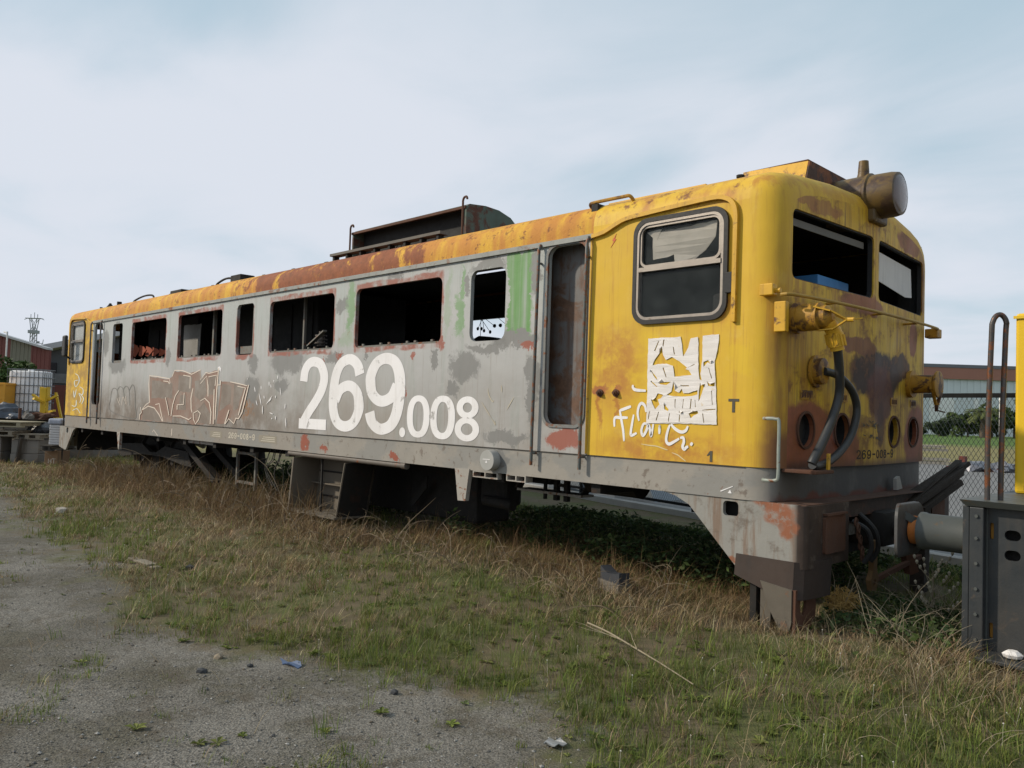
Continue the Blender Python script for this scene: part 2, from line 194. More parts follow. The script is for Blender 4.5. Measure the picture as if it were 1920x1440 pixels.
# ------------------------------------------------------------------ material helpers
class NT:
    def __init__(s, name):
        s.m = bpy.data.materials.new(name); s.m.use_nodes = True; s.t = s.m.node_tree; s.t.nodes.clear()
        s.out = s.t.nodes.new('ShaderNodeOutputMaterial'); s.b = s.t.nodes.new('ShaderNodeBsdfPrincipled')
        s.t.links.new(s.b.outputs[0], s.out.inputs[0])
        s.tc = s.t.nodes.new('ShaderNodeTexCoord'); s.P = s.tc.outputs['Object']
        sx = s.t.nodes.new('ShaderNodeSeparateXYZ'); s.t.links.new(s.P, sx.inputs[0]); s.x, s.y, s.z = sx.outputs
    def put(s, sock, v):
        if isinstance(v, bpy.types.NodeSocket): s.t.links.new(v, sock)
        elif v is not None:
            if hasattr(sock.default_value, '__len__') and len(sock.default_value) == 4 and len(v) == 3: v = (*v, 1)
            sock.default_value = v
    def math(s, op, a, b=None, c=None, clamp=False):
        n = s.t.nodes.new('ShaderNodeMath'); n.operation = op; n.use_clamp = clamp
        for i, q in enumerate((a, b, c)):
            if q is not None: s.put(n.inputs[i], q)
        return n.outputs[0]
    def vm(s, op, a, b=None, c=None):
        n = s.t.nodes.new('ShaderNodeVectorMath'); n.operation = op
        for i, q in enumerate((a, b, c)):
            if q is not None: s.put(n.inputs[i], q)
        return n.outputs['Value'] if op in ('LENGTH', 'DISTANCE', 'DOT_PRODUCT') else n.outputs[0]
    def noise(s, scale=5, detail=4, rough=.55, vec=None, dist=0, color=False, sc=None):
        n = s.t.nodes.new('ShaderNodeTexNoise'); n.inputs['Scale'].default_value = scale; n.inputs['Detail'].default_value = detail
        n.inputs['Roughness'].default_value = rough; n.inputs['Distortion'].default_value = dist
        v = vec or s.P
        if sc: v = s.vm('MULTIPLY', v, sc)
        s.t.links.new(v, n.inputs[0]); return n.outputs['Color' if color else 'Fac']
    def voro(s, scale, vec=None, feat='F1', out='Color'):
        n = s.t.nodes.new('ShaderNodeTexVoronoi'); n.feature = feat; n.inputs['Scale'].default_value = scale
        s.t.links.new(vec or s.P, n.inputs[0]); return n.outputs[out]
    def mr(s, v, a, b, c=0., d=1.):
        n = s.t.nodes.new('ShaderNodeMapRange'); n.interpolation_type = 'SMOOTHSTEP'
        s.put(n.inputs[0], v); n.inputs[1].default_value = a; n.inputs[2].default_value = b; n.inputs[3].default_value = c; n.inputs[4].default_value = d
        return n.outputs[0]
    def mix(s, f, a, b, mode='MIX'):
        n = s.t.nodes.new('ShaderNodeMix'); n.data_type = 'RGBA'; n.blend_type = mode
        s.put(n.inputs[0], f); s.put(n.inputs[6], a); s.put(n.inputs[7], b); return n.outputs[2]
    def val(s, c, f, lo, hi):            # multiply colour by lo..hi along f
        g = s.math('MULTIPLY_ADD', f, hi-lo, lo); cb_ = s.t.nodes.new('ShaderNodeCombineXYZ')
        for i in range(3): s.t.links.new(g, cb_.inputs[i])
        n = s.t.nodes.new('ShaderNodeMix'); n.data_type = 'RGBA'; n.blend_type = 'MULTIPLY'; n.inputs[0].default_value = 1
        s.put(n.inputs[6], c); s.t.links.new(cb_.outputs[0], n.inputs[7]); return n.outputs[2]
    def bump(s, h, strength=.3, dist=.01):
        n = s.t.nodes.new('ShaderNodeBump'); n.inputs['Strength'].default_value = strength; n.inputs['Distance'].default_value = dist
        s.t.links.new(h, n.inputs['Height']); s.t.links.new(n.outputs[0], s.b.inputs['Normal'])
    def ell(s, vec, cx_, cz_, rx, rz, axis=0, soft=.25):
        inv = (1/rx, 0, 1/rz) if axis == 0 else (0, 1/rx, 1/rz)
        off = (-cx_/rx, 0, -cz_/rz) if axis == 0 else (0, -cx_/rx, -cz_/rz)
        l = s.vm('LENGTH', s.vm('MULTIPLY_ADD', vec, inv, off)); return s.mr(l, 1+soft*.5, 1-soft*.5)
    def rbox(s, vec, x0, x1, z0, z1, w, soft=.02, axis=0):
        c = ((x0+x1)/2, 0, (z0+z1)/2) if axis == 0 else (0, (x0+x1)/2, (z0+z1)/2)
        h = ((x1-x0)/2, 9, (z1-z0)/2) if axis == 0 else (9, (x1-x0)/2, (z1-z0)/2)
        d = s.vm('MAXIMUM', s.vm('SUBTRACT', s.vm('ABSOLUTE', s.vm('SUBTRACT', vec, c)), h), (0, 0, 0))
        return s.mr(s.vm('LENGTH', d), w+soft, w-soft)
    def warp(s, amp, scale, vec=None):
        n = s.noise(scale, 4, .6, vec=vec, color=True)
        return s.vm('ADD', vec or s.P, s.vm('MULTIPLY', s.vm('SUBTRACT', n, (.5, .5, .5)), (amp, amp, amp)))
    def fin(s, col, rough=.6, metal=0, spec=None):
        s.put(s.b.inputs['Base Color'], col); s.put(s.b.inputs['Roughness'], rough); s.b.inputs['Metallic'].default_value = metal
        if spec is not None: s.b.inputs['Specular IOR Level'].default_value = spec
        return s.m
RUST = (.17, .062, .026); PRIMER = (.235, .072, .042)
_mc = {}
def mk(name, col, rough=.65, var=.3, scale=5., rust=0., rustcol=RUST, metal=0, bump=.15, streak=0., spec=.35, dirt=0., dirtcol=(.09,.075,.06)):
    if name in _mc: return _mc[name]
    n = NT(name); c = n.val(col, n.noise(scale, 5, .6), 1-var, 1+var)
    if streak: c = n.mix(n.mr(n.noise(1, 4, .6, sc=(14,14,.9)), .52, .75, 0, streak), c, dirtcol)
    if dirt: c = n.mix(n.mr(n.noise(scale*.5, 6, .65), .42, .68, 0, dirt), c, dirtcol)
    if rust:
        f = n.mr(n.noise(scale*1.3, 8, .68, dist=.6), .66-rust*.36, .74-rust*.3)
        c = n.mix(f, c, n.val(rustcol, n.noise(scale*9, 3), .5, 1.6))
    n.bump(n.noise(scale*14, 4, .6), bump, .006)
    _mc[name] = n.fin(c, n.math('MULTIPLY_ADD', n.noise(scale*3, 3), .3, rough-.15), metal, spec); return _mc[name]
def glow_free_glass(name, col, rough=.08, alpha=.35):
    n = NT(name); d = n.noise(7, 5, .6)
    n.fin(n.val(col, d, .6, 1.4), n.math('MULTIPLY_ADD', d, .25, rough), 0, .5)
    n.put(n.b.inputs['Alpha'], n.math('MULTIPLY_ADD', d, .2, alpha-.1)); return n.m
# ------------------------------------------------------------------ materials of the locomotive
WINS = [(-13.68,-13.17,2.318,3.066,.06), (-12.69,-11.11,2.335,3.042,.07), (-10.61,-8.99,2.33,3.04,.07), (-8.51,-7.99,2.322,3.06,.07),
        (-7.525,-5.89,2.325,3.03,.08), (-5.42,-3.81,2.32,3.025,.08), (-3.355,-2.843,2.312,3.032,.09)]
DK = (.165,.165,.16)
def m_side():
    n = NT('weathered_grey_paint'); P1 = n.warp(.32, 4.5); P1 = n.warp(.16, 22, P1)
    c = n.val((.38,.382,.38), n.noise(.9, 6, .6), .74, 1.26)
    c = n.mix(n.math('MULTIPLY', n.mr(n.z, 2.3, 2.9), n.mr(n.noise(1, 5, .6, sc=(2.4,1,.5)), .38, .62)), c, (.37,.40,.39))
    c = n.mix(n.math('MULTIPLY', n.mr(n.z, 2.25, 1.45), n.mr(n.noise(1.1, 5, .6), .35, .65, .15, .8)), c, (.30,.275,.245))
    c = n.mix(n.mr(n.noise(1, 5, .6, sc=(7,1,.8)), .5, .72, 0, .55), c, (.27,.30,.275))          # washed greenish streaks
    c = n.mix(n.mr(n.noise(1, 6, .7, sc=(26,1,1.0)), .52, .70, 0, .5), c, (.22,.19,.155))
    c = n.mix(n.math('MULTIPLY', n.mr(n.noise(1, 6, .75, sc=(3,1,14)), .60, .70), .45), c, (.44,.435,.425))                             # scuffs       # thin dirt runs
    low = n.math('MULTIPLY', n.mr(n.math('ADD', n.z, n.math('MULTIPLY', n.noise(1, 4, .6, sc=(3,1,.6)), .7)), 2.5, 1.65), n.mr(n.x, -5.0, -8.5, .22, 1.))
    low = n.math('MULTIPLY', low, n.mr(n.noise(2.2, 6, .65), .3, .62, .25, 1))
    c = n.mix(low, c, n.val((.145,.115,.09), n.noise(11, 4), .7, 1.3))                            # brown grime low on the far half
    cols = {'dk': DK, 'red': (.28,.075,.045), 'green': (.12,.27,.085), 'pgreen': (.27,.34,.25), 'brown': (.24,.115,.045)}
    for k_, x, z, rx, rz in DATA['patch']:
        if k_ == 'green' and rx > .1:
            f = n.rbox(P1, x-rx, x+rx, z-rz, z+rz, .012, .012)
            f = n.math('MULTIPLY', f, n.mr(n.noise(1, 3, .6, sc=(9,1,.5)), .28, .6, .25, 1))
        elif k_ in ('green', 'pgreen'): f = n.math('MULTIPLY', n.ell(P1, x, z, rx*1.15, rz*1.1, soft=.8), .7)
        elif k_ == 'brown': f = n.math('MULTIPLY', n.ell(P1, x, z, rx, rz, soft=1.), n.mr(n.noise(16, 5, .7), .42, .6))
        else: f = n.math('MULTIPLY', n.ell(P1, x, z, rx, rz, soft=.4), .9 if k_ == 'red' else .8)
        c = n.mix(f, c, cols[k_])
    P2 = n.warp(.11, 2.2, n.warp(.03, 12))
    for i in (1, 2, 3, 4, 5):                                                                     # red primer brushed round the openings
        x0, x1, z0, z1, r = WINS[i]
        up = .055 if i != 3 else -.05
        f = n.rbox(P2, x0+.02, x1-.005, z0-.02, z1+up-.025, .032, .012)
        c = n.mix(n.math('MULTIPLY', f, n.mr(n.noise(2.6, 5, .65), .40, .56, .08, 1)), c, (.27,.105,.078))
    sp_ = n.mr(n.noise(34, 5, .75), .69, .76); c = n.mix(n.math('MULTIPLY', sp_, n.mr(n.noise(1.6, 3), .5, .62)), c, RUST)
    n.bump(n.math('MULTIPLY_ADD', n.noise(1.9, 3), 1.0, n.math('MULTIPLY', n.noise(55, 3), .05)), .55, .02)
    return n.fin(c, n.math('MULTIPLY_ADD', n.noise(4, 4), .3, .42), 0, .4)
def yellow_base(n, lo=.8):
    c = n.val((.63,.40,.032), n.noise(2.1, 5, .6), lo, 1.12)
    c = n.mix(n.mr(n.noise(1.4, 5, .6), .46, .72, 0, .6), c, (.58,.33,.04))
    c = n.mix(n.mr(n.noise(1, 5, .65, sc=(16,16,.8)), .52, .74, 0, .55), c, (.40,.17,.03))
    c = n.mix(n.mr(n.noise(1, 6, .7, sc=(44,44,1.6)), .55, .70, 0, .4), c, (.33,.15,.035))
    c = n.mix(n.mr(n.noise(3.2, 7, .7), .54, .70, 0, .35), c, (.66,.50,.13))
    sp_ = n.mr(n.noise(38, 5, .75), .69, .745); c = n.mix(n.math('MULTIPLY', sp_, n.mr(n.noise(2.3, 3), .46, .6)), c, RUST)
    ch = n.noise(11, 9, .8, dist=.3); c = n.mix(n.mr(ch, .655, .675, 0, .6), c, (.55,.36,.10)); c = n.mix(n.mr(ch, .685, .695), c, n.val((.13,.05,.025), n.noise(70, 3), .5, 1.6))
    return c
def m_cab():
    n = NT('sun_faded_yellow_paint'); P1 = n.warp(.22, 5); P1 = n.warp(.08, 25, P1); c = yellow_base(n, .86)
    for k_, x, z, rx, rz in DATA['cabpatch']:
        if k_ == 'bright': f = n.math('MULTIPLY', n.rbox(P1, x-rx*.7, x+rx*.7, z-rz*.8, z+rz*.8, .03, .03), .5); cc = (.66,.45,.02)
        elif k_ == 'red': f = n.ell(P1, x, z, rx, rz, soft=.5); cc = (.3,.085,.045)
        else: f = n.math('MULTIPLY', n.ell(P1, x, z, rx, rz, soft=1.2), n.mr(n.noise(7, 5, .65), .3, .62)); cc = (.44,.2,.035)
        c = n.mix(f, c, cc)
    for x in (-1.63, -1.455):
        c = n.mix(n.math('MULTIPLY', n.ell(P1, x, 1.68, .022, .16, soft=1), .7), c, (.35,.12,.03))
    c = n.mix(n.math('MULTIPLY', n.mr(n.x, -14, -15), n.mr(n.noise(4, 6, .65), .38, .6)), c, (.36,.22,.05))
    gr = n.math('MULTIPLY', n.mr(n.x, -.17, -.03), n.mr(n.noise(1, 5, .65, sc=(6,6,1.)), .3, .62, .25, 1)); c = n.mix(n.math('MULTIPLY', gr, n.mr(n.z, 3.1, 2.2, .35, 1)), c, (.30,.15,.035))
    c = n.mix(n.math('MULTIPLY', n.mr(n.x, -.2, -.05), n.mr(n.math('ADD', n.z, n.math('MULTIPLY', n.noise(5, 5), .5)), 1.95, 1.65)), c, (.20,.09,.04))
    n.bump(n.math('MULTIPLY_ADD', n.noise(1.9, 3), 1.0, n.math('MULTIPLY', n.noise(60, 3), .04)), .3, .02)
    return n.fin(c, n.math('MULTIPLY_ADD', n.noise(5, 4), .3, .46), 0, .32)
def m_front():
    n = NT('stained_yellow_front_paint'); P1 = n.warp(.16, 6); P1 = n.warp(.05, 24, P1); c = yellow_base(n, .7)
    c = n.mix(n.mr(n.noise(1, 6, .7, sc=(1,9,.7)), .42, .66, 0, .72), c, (.30,.14,.03))
    c = n.mix(n.mr(n.noise(1, 4, .7, sc=(1,26,1.2)), .52, .66, 0, .6), c, (.12,.065,.03))
    for y, z, ry, rz, cc, a in ((.42,1.47,.50,.30,PRIMER,.95),(1.0,1.42,.28,.24,PRIMER,.9),(2.72,1.45,.34,.36,PRIMER,.95),(1.32,2.6,.42,.085,PRIMER,.85),
                        (2.6,2.42,.12,.17,PRIMER,.9),(2.45,3.3,.35,.1,PRIMER,.8),(.55,3.28,.4,.05,PRIMER,.6),(1.66,2.02,.56,.21,(.05,.028,.02),1),(1.72,1.86,.3,.26,(.10,.035,.025),.95),(2.2,2.12,.3,.12,(.06,.033,.025),.95),
                        (1.72,1.62,.1,.22,(.07,.03,.02),.85),(1.25,2.25,.35,.07,(.16,.05,.04),.8),(1.4,1.62,.3,.05,(.14,.06,.03),.6),(2.9,3.05,.12,.35,(.2,.08,.03),.7)):
        c = n.mix(n.math('MULTIPLY', n.ell(P1, y, z, ry, rz, axis=1, soft=.25), a), c, n.val(cc, n.noise(20, 4), .6, 1.4))
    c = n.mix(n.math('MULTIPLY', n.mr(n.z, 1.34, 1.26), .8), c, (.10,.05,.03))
    c = n.mix(n.math('MULTIPLY', n.mr(n.noise(5, 6, .7), .5, .66), .8), c, (.17,.075,.03))
    n.bump(n.math('MULTIPLY_ADD', n.noise(2.4, 4), 1.0, n.math('MULTIPLY', n.noise(50, 4), .08)), .4, .02)
    return n.fin(c, n.math('MULTIPLY_ADD', n.noise(5, 4), .3, .45), 0, .35)
def m_roof():
    n = NT('rusting_yellow_roof_paint'); 
    hv = n.math('MULTIPLY', n.mr(n.x, -9.6, -6.8), n.mr(n.x, -3.3, -5.0))
    nn = n.noise(1, 8, .7, dist=.4, sc=(3.2,3.2,2.2))
    c = n.val((.62,.36,.04), n.noise(3, 5), .8, 1.2)
    c = n.mix(n.mr(n.noise(1, 6, .65, sc=(5,5,1.)), .34, .6, 0, .9), c, (.46,.19,.04))
    th = n.math('SUBTRACT', nn, n.math('MULTIPLY_ADD', hv, -.25, .625))
    c = n.mix(n.mr(th, -.02, .06), c, n.val((.21,.068,.028), n.noise(9, 6, .7), .45, 1.7))
    top = n.mr(n.z, 3.48, 3.56, 0, .75); c = n.mix(top, c, (.20,.085,.035))
    c = n.mix(n.math('MULTIPLY', n.mr(n.noise(12, 6, .7), .55, .66), .8), c, (.13,.05,.025))
    n.bump(n.math('ADD', nn, n.math('MULTIPLY', n.noise(30, 5), .3)), .5, .02)
    return n.fin(c, .75, 0, .3)
def m_sill():
    n = NT('scraped_grey_sill_paint'); P1 = n.warp(.28, 5); P1 = n.warp(.12, 20, P1)
    c = n.val((.285,.265,.235), n.noise(2.2, 6, .65), .75, 1.2)
    c = n.mix(n.mr(n.x, -5., -10, 0, .6), c, (.20,.17,.14))
    c = n.mix(n.mr(n.noise(1, 5, .6, sc=(1.1,1,2)), .48, .56, 0, .7), c, (.215,.215,.205))
    for k_, x, z, rx, rz in DATA['sillpatch']: c = n.mix(n.ell(P1, x, z, rx, rz, soft=.3), c, (.26,.075,.045) if k_ == 'red' else DK)
    c = n.mix(n.mr(n.noise(9, 7, .7), .56, .66, 0, .7), c, (.12,.09,.07))
    c = n.mix(n.math('MULTIPLY', n.mr(n.x, -.10, .0), n.mr(n.noise(3, 5, .65), .2, .5, .75, 1.)), c, (.065,.064,.062))                   # shade of the end face painted in as dark grey
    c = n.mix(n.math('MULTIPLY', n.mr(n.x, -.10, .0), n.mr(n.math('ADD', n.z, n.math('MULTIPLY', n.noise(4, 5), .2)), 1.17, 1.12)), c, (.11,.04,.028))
    c = n.mix(n.math('MULTIPLY', n.mr(n.noise(26, 5, .75), .64, .7), n.mr(n.noise(1.6, 3), .45, .6)), c, RUST)
    n.bump(n.noise(6, 6, .7), .4, .01); return n.fin(c, .6, 0, .35)
def m_skirt():
    n = NT('rust_stained_grey_skirt_paint'); P1 = n.warp(.18, 7)
    c = n.val((.26,.255,.235), n.noise(3, 6, .6), .78, 1.2)
    fr = n.mr(n.x, .11, .17)                                                                       # front face of the box darkened, its shade put into the colour
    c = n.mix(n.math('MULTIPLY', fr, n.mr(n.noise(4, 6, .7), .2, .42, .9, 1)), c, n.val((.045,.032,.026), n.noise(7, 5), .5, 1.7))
    for x, z, rx, rz, a in ((.03,.93,.11,.07,1),(-.06,1.0,.12,.035,1),(.1,.84,.07,.07,1),(-.33,.57,.05,.03,1),(-.2,.575,.04,.03,.9)):
        c = n.mix(n.math('MULTIPLY', n.math('MULTIPLY', n.ell(P1, x, z, rx, rz, soft=.7), n.mr(n.noise(13, 6, .7), .36, .52, .25, 1)), a), c, (.25,.095,.05))
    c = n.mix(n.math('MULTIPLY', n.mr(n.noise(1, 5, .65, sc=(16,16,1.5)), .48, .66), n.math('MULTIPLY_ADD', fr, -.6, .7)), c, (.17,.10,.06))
    c = n.mix(n.mr(n.noise(5, 7, .72), .52, .66, 0, .75), c, (.12,.095,.075))
    n.bump(n.noise(9, 6, .7), .4, .01); return n.fin(c, .65, 0, .3)
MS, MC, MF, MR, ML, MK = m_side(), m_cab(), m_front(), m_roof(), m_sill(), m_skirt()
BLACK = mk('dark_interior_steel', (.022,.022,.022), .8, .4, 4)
UNDER = mk('oily_underframe_steel', (.016,.0145,.013), .8, .4, 5, rust=.3, rustcol=(.028,.016,.011))
RUBBER = mk('aged_black_rubber', (.022,.022,.023), .6, .3, 12)
ALU = mk('dull_aluminium', (.27,.24,.21), .42, .25, 9, rust=.15, rustcol=(.16,.12,.09), metal=.6)
RAILM = mk('worn_grey_handrail_steel', (.11,.12,.115), .5, .35, 14, rust=.5, metal=.2)
RUSTY = mk('brown_rusted_steel', (.11,.05,.03), .85, .45, 5, dirt=.6, dirtcol=(.05,.035,.028), bump=.5)
VEST = mk('rusty_vestibule_paint', (.145,.142,.14), .5, .3, 2.2, rust=.62, rustcol=(.12,.068,.044), streak=.9, dirtcol=(.105,.06,.04), dirt=.75)
WPAINT = mk('chalky_white_paint', (.78,.77,.78), .55, .10, 5, dirt=.30, dirtcol=(.46,.43,.40), streak=.3, rust=.2, rustcol=(.33,.32,.31), bump=.05)
PAPER = mk('torn_white_paper', (.74,.71,.69), .8, .05, 9, bump=.3, dirt=.25, dirtcol=(.50,.45,.38), rust=.06, rustcol=(.55,.36,.10))
YEL = mk('thick_yellow_paint', (.60,.34,.025), .45, .25, 6, rust=.28, rustcol=(.12,.055,.025), streak=.4, dirtcol=(.18,.09,.03))
YELD = mk('grimy_yellow_paint', (.40,.21,.025), .55, .35, 6, rust=.5, rustcol=(.09,.045,.025), streak=.7, dirtcol=(.10,.055,.025))
OLIVE = mk('sooty_yellow_lamp_paint', (.15,.092,.026), .5, .5, 4, rust=.5, rustcol=(.06,.036,.024), dirt=.9, dirtcol=(.035,.03,.024), streak=.5)
HOODM = mk('rusted_green_hood_paint', (.085,.125,.105), .75, .3, 3, rust=.52, rustcol=(.085,.038,.025), streak=.5)
WHITE_LINE = mk('thin_white_marker', (.66,.575,.49), .6, .12, 9, bump=0)
BROWN_FILL = mk('brown_spray_paint', (.19,.155,.128), .6, .3, 3.5, dirt=.7, dirtcol=(.27,.25,.225), bump=.05)
RED_FILL = mk('rust_red_spray_paint', (.235,.145,.11), .6, .3, 3, dirt=.75, dirtcol=(.26,.235,.205), bump=.05)
DARKMARK = mk('faded_dark_lettering', (.075,.068,.05), .6, .3, 12, bump=.05)
GREYMARK = mk('faded_grey_marker', (.16,.155,.145), .6, .3, 8, bump=0)
PALELET = mk('faded_cream_lettering', (.50,.46,.38), .6, .2, 12, bump=0)
GLASS = glow_free_glass('dirty_cab_glass', (.05,.06,.06), .06, .2)
CURT = mk('yellowed_curtain_cloth', (.80,.75,.66), .9, .12, 5)
# ------------------------------------------------------------------ locomotive
LEN = 16.6; W = 3.1; YC = 1.55; ZB = 1.262
loco = thing('locomotive', 'derelict yellow and grey electric locomotive body with large white numbers 269.008', 'locomotive')
def near(x): return x
def far(x): return -LEN-x
def bulge(y): return .08*max(0, 1-abs(y-YC)/1.39)
ROOF = [(0,3.262),(.008,3.33),(.035,3.40),(.095,3.455),(.21,3.502),(.45,3.545),(.9,3.585),(1.55,3.60)]
def mirrored(p): return p+[(W-y, z) for y, z in reversed(p[:-1])]
def cap_ring(t, prof):
    e = 1-math.sqrt(max(0, 1-t*t)); out = []
    for y, z in prof:
        yy = YC+(y-YC)*(1-.16/1.55*e); z_ = ZB+(z-ZB)*(1-.085*e)
        out.append((-.25+.25*t+bulge(yy)*t*t*(3-2*t), yy, z_))
    return out
SIDEPROF = [(0,ZB),(0,1.9),(0,2.6)]
PROF = mirrored(SIDEPROF+ROOF)
def build_end(mx, is_near):
    yel = MC
    # rounded shell of the cab end
    mb = MB(); T = [math.sin(math.pi/2*i/9) for i in range(10)]
    rings = [cap_ring(t, PROF) for t in T]; k = len(PROF)
    mb.add([(mx(p[0]), p[1], p[2]) for r in rings for p in r], [(i*k+j, i*k+j+1, (i+1)*k+j+1, (i+1)*k+j) for i in range(9) for j in range(k-1)])
    obj('cab_corner_shell', mb, MC, loco, True)
    last = rings[-1]; ci = k//2
    ztop = last[ci][2]
    for s in (0, 1):
        pts = [(p[1], p[2]) for p in (last[:ci+1] if s == 0 else last[ci:])]
        pts = pts+([(YC, ZB)] if s == 0 else [(YC, ZB)])
        win = rr(.185, 1.50, 2.665, 3.19, .055) if s == 0 else rr(1.61, 2.885, 2.665, 3.19, .055)
        holes = [win]+[circ(y, 1.545, .128, 22) for y in ((.42, .98) if s == 0 else (2.06, 2.62))]
        mb = MB().plate(pts, holes, 0, -.035, lambda u, v, w: (mx(bulge(u)+w), u, v))
        fp = obj('front_panel', mb, MF, loco)
        for y in ((.42, .98) if s == 0 else (2.06, 2.62)):
            ring = MB().plate(circ(y, 1.545, .145, 22), [circ(y, 1.545, .127, 22)], 0.001, .012, lambda u, v, w: (mx(bulge(y)+w), u, v))
            obj('lamp_hole_rim', ring, RUSTY, fp)
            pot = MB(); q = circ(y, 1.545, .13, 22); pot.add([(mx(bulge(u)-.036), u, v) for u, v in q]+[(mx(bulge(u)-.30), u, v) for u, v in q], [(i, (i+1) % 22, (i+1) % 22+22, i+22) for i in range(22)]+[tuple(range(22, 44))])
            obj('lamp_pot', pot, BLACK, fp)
        y0, y1 = (.185, 1.50) if s == 0 else (1.61, 2.885)
        fr = MB().plate(rr(y0-.0, y1+.0, 2.665, 3.19, .055), [rr(y0+.01, y1-.01, 2.675, 3.18, .05)], -.012, -.05, lambda u, v, w: (mx(bulge(u)+w), u, v))
        obj('window_rubber', fr, RUBBER, fp)
    # cab side sheet on the camera side and its twin
    hole = rr(-1.285, -.432, 2.38, 3.228, .12, 6)
    for y0, y1 in ((0, .04), (W-.04, W)):
        x0, x1 = mx(-1.757), mx(-.25); 
        o = MB().plate([(mx(-1.757), ZB), (mx(-.25), ZB), (mx(-.25), 3.262), (mx(-1.757), 3.262)], [[(mx(a), b) for a, b in hole]] if y0 < 1 else [], y0, y1)
        obj('cab_side_panel', o, MC, loco)
    # roof sheet over the cab
    mb = MB(); pr = mirrored(ROOF); k = len(pr)
    mb.add([(mx(x), y, z) for x in (-1.757, -.25) for y, z in pr], [(j, j+1, k+j+1, k+j) for j in range(k-1)])
    obj('cab_roof_sheet', mb, MR if not is_near else MRC, loco, True)
    # rain moulding over the window
    path = [(-1.757,3.172),(-1.62,3.192),(-1.50,3.238),(-1.386,3.272),(-1.2,3.285),(-.9,3.30),(-.56,3.312),(-.45,3.295),(-.385,3.25),(-.354,3.17),(-.352,3.0),(-.356,2.34)]
    pp = cr(path, 3); mb = MB()
    vs = []; fs = []
    for i, p in enumerate(pp):
        a = pp[max(i-1,0)]; b = pp[min(i+1,len(pp)-1)]; d = (b-a).normalized(); nn = Vector((-d.y, d.x))*.017
        for q, yy in ((p+nn, .03), (p+nn, -.032), (p-nn, -.032), (p-nn, .03)): vs.append((mx(q.x), yy, q.y))
    m = len(pp); fs = [(i*4+j, i*4+(j+1) % 4, (i+1)*4+(j+1) % 4, (i+1)*4+j) for i in range(m-1) for j in range(4)]+[(0,1,2,3), tuple(range(4*m-4, 4*m))]
    obj('rain_moulding', mb.add(vs, fs), YEL, loco)
    # side window: rubber, metal frame, cross rail, two panes
    o_, i_ = rr(-1.30,-.415,2.365,3.243,.13,6), rr(-1.265,-.45,2.40,3.208,.11,6)
    fr = lambda a, b, w0, w1: MB().plate([(mx(x), z) for x, z in a], [[(mx(x), z) for x, z in b]], w0, w1)
    wn = obj('cab_window', fr(i_, rr(-1.242,-.473,2.423,3.185,.09,6), -.022, .03), ALU, loco)
    obj('rubber_seal', fr(o_, i_, -.026, .02), RUBBER, wn)
    obj('cross_rail', MB().box((min(mx(-1.24), mx(-.47)), -.03, 2.80), (max(mx(-1.24), mx(-.47)), .02, 2.835)), ALU, wn)
    obj('inner_sash', fr(rr(-1.24,-.475,2.836,3.183,.07,5), rr(-1.222,-.497,2.856,3.165,.055,5), -.012, .01), ALU, wn)
    obj('pane', MB().plate([(mx(x), z) for x, z in rr(-1.243,-.472,2.836,3.185,.07)], [], .012, .018), GLASS, wn)
    obj('pane', MB().plate([(mx(x), z) for x, z in rr(-1.243,-.472,2.422,2.80,.07)], [], .004, .010), GLASS, wn)
    return wn
def m_roof_cab():
    n = NT('faded_yellow_cab_roof_paint'); c = yellow_base(n, .85)
    c = n.mix(n.mr(n.noise(1, 6, .65, sc=(3,3,2)), .45, .66, 0, .85), c, (.40,.17,.04))
    c = n.mix(n.math('MULTIPLY', n.mr(n.noise(6, 7, .7), .55, .66), .9), c, RUST)
    n.bump(n.noise(5, 6, .7), .4, .01); return n.fin(c, .6, 0, .35)
MRC = m_roof_cab()
nw = build_end(near, True); fw = build_end(far, False)
# torn curtain behind the upper pane of the near window
cv = [(-1.15,3.13),(-.9,3.145),(-.54,3.15),(-.56,3.02),(-.66,2.93),(-.78,2.865),(-.93,2.85),(-.945,2.93),(-1.0,2.91),(-1.14,2.90)]
mb = MB(); cc = [Vector((a, b)) for a, b in cv]
mb.plate(ragged(cv, .004, .05, 3), [], .05, .055)
mb.v = [(x, y+.02*math.sin(9*x+5*z), z) for x, y, z in mb.v]
obj('torn_curtain', mb, CURT, loco)
mb = MB().plate(ragged([(-1.2,3.14),(-1.06,3.15),(-1.1,3.06),(-1.14,3.08)], .004, .03, 4), [], .03, .033); obj('torn_curtain', mb, CURT, loco)
mb = MB().plate([(far(x), z) for x, z in [(-1.23,2.43),(-.48,2.43),(-.48,3.17),(-1.23,3.17)]], [], .03, .035); obj('torn_curtain', mb, mk('pale_blind_cloth', (.72,.74,.72), .9, .1), loco)
# grey machine-room side with its openings
D1 = (-2.285,-1.823,1.51,3.14,.10); D2 = (-14.725,-14.262,1.51,3.14,.10)
holes = [rr(*w) for w in WINS]+[rr(*D1, 6), rr(*D2, 6)]
XA, XB = -LEN+1.757, -1.757
side = obj('machine_room_side', MB().plate([(XA,ZB),(XB,ZB),(XB,3.17),(XA,3.17)], holes, 0, .045), MS, loco)
fh = [rr(-7.3,-5.6,2.5,3.05,.08), rr(-11.35,-10.9,2.5,2.86,.03)]
obj('machine_room_side', MB().plate([(XA,ZB),(XB,ZB),(XB,3.17),(XA,3.17)], fh, W-.045, W), mk('far_side_grey_paint', (.28,.28,.27), .6), loco)
RM = [(0,3.17)]+ROOF[:-1]+[(1.55,3.60)]
prf = RM[:-1]+[(1.55,3.60),(2.1,3.585),(2.2,3.578),(2.38,3.566)]+[(W-y, z) for y, z in reversed(RM[:-2]) if W-y > 2.4]
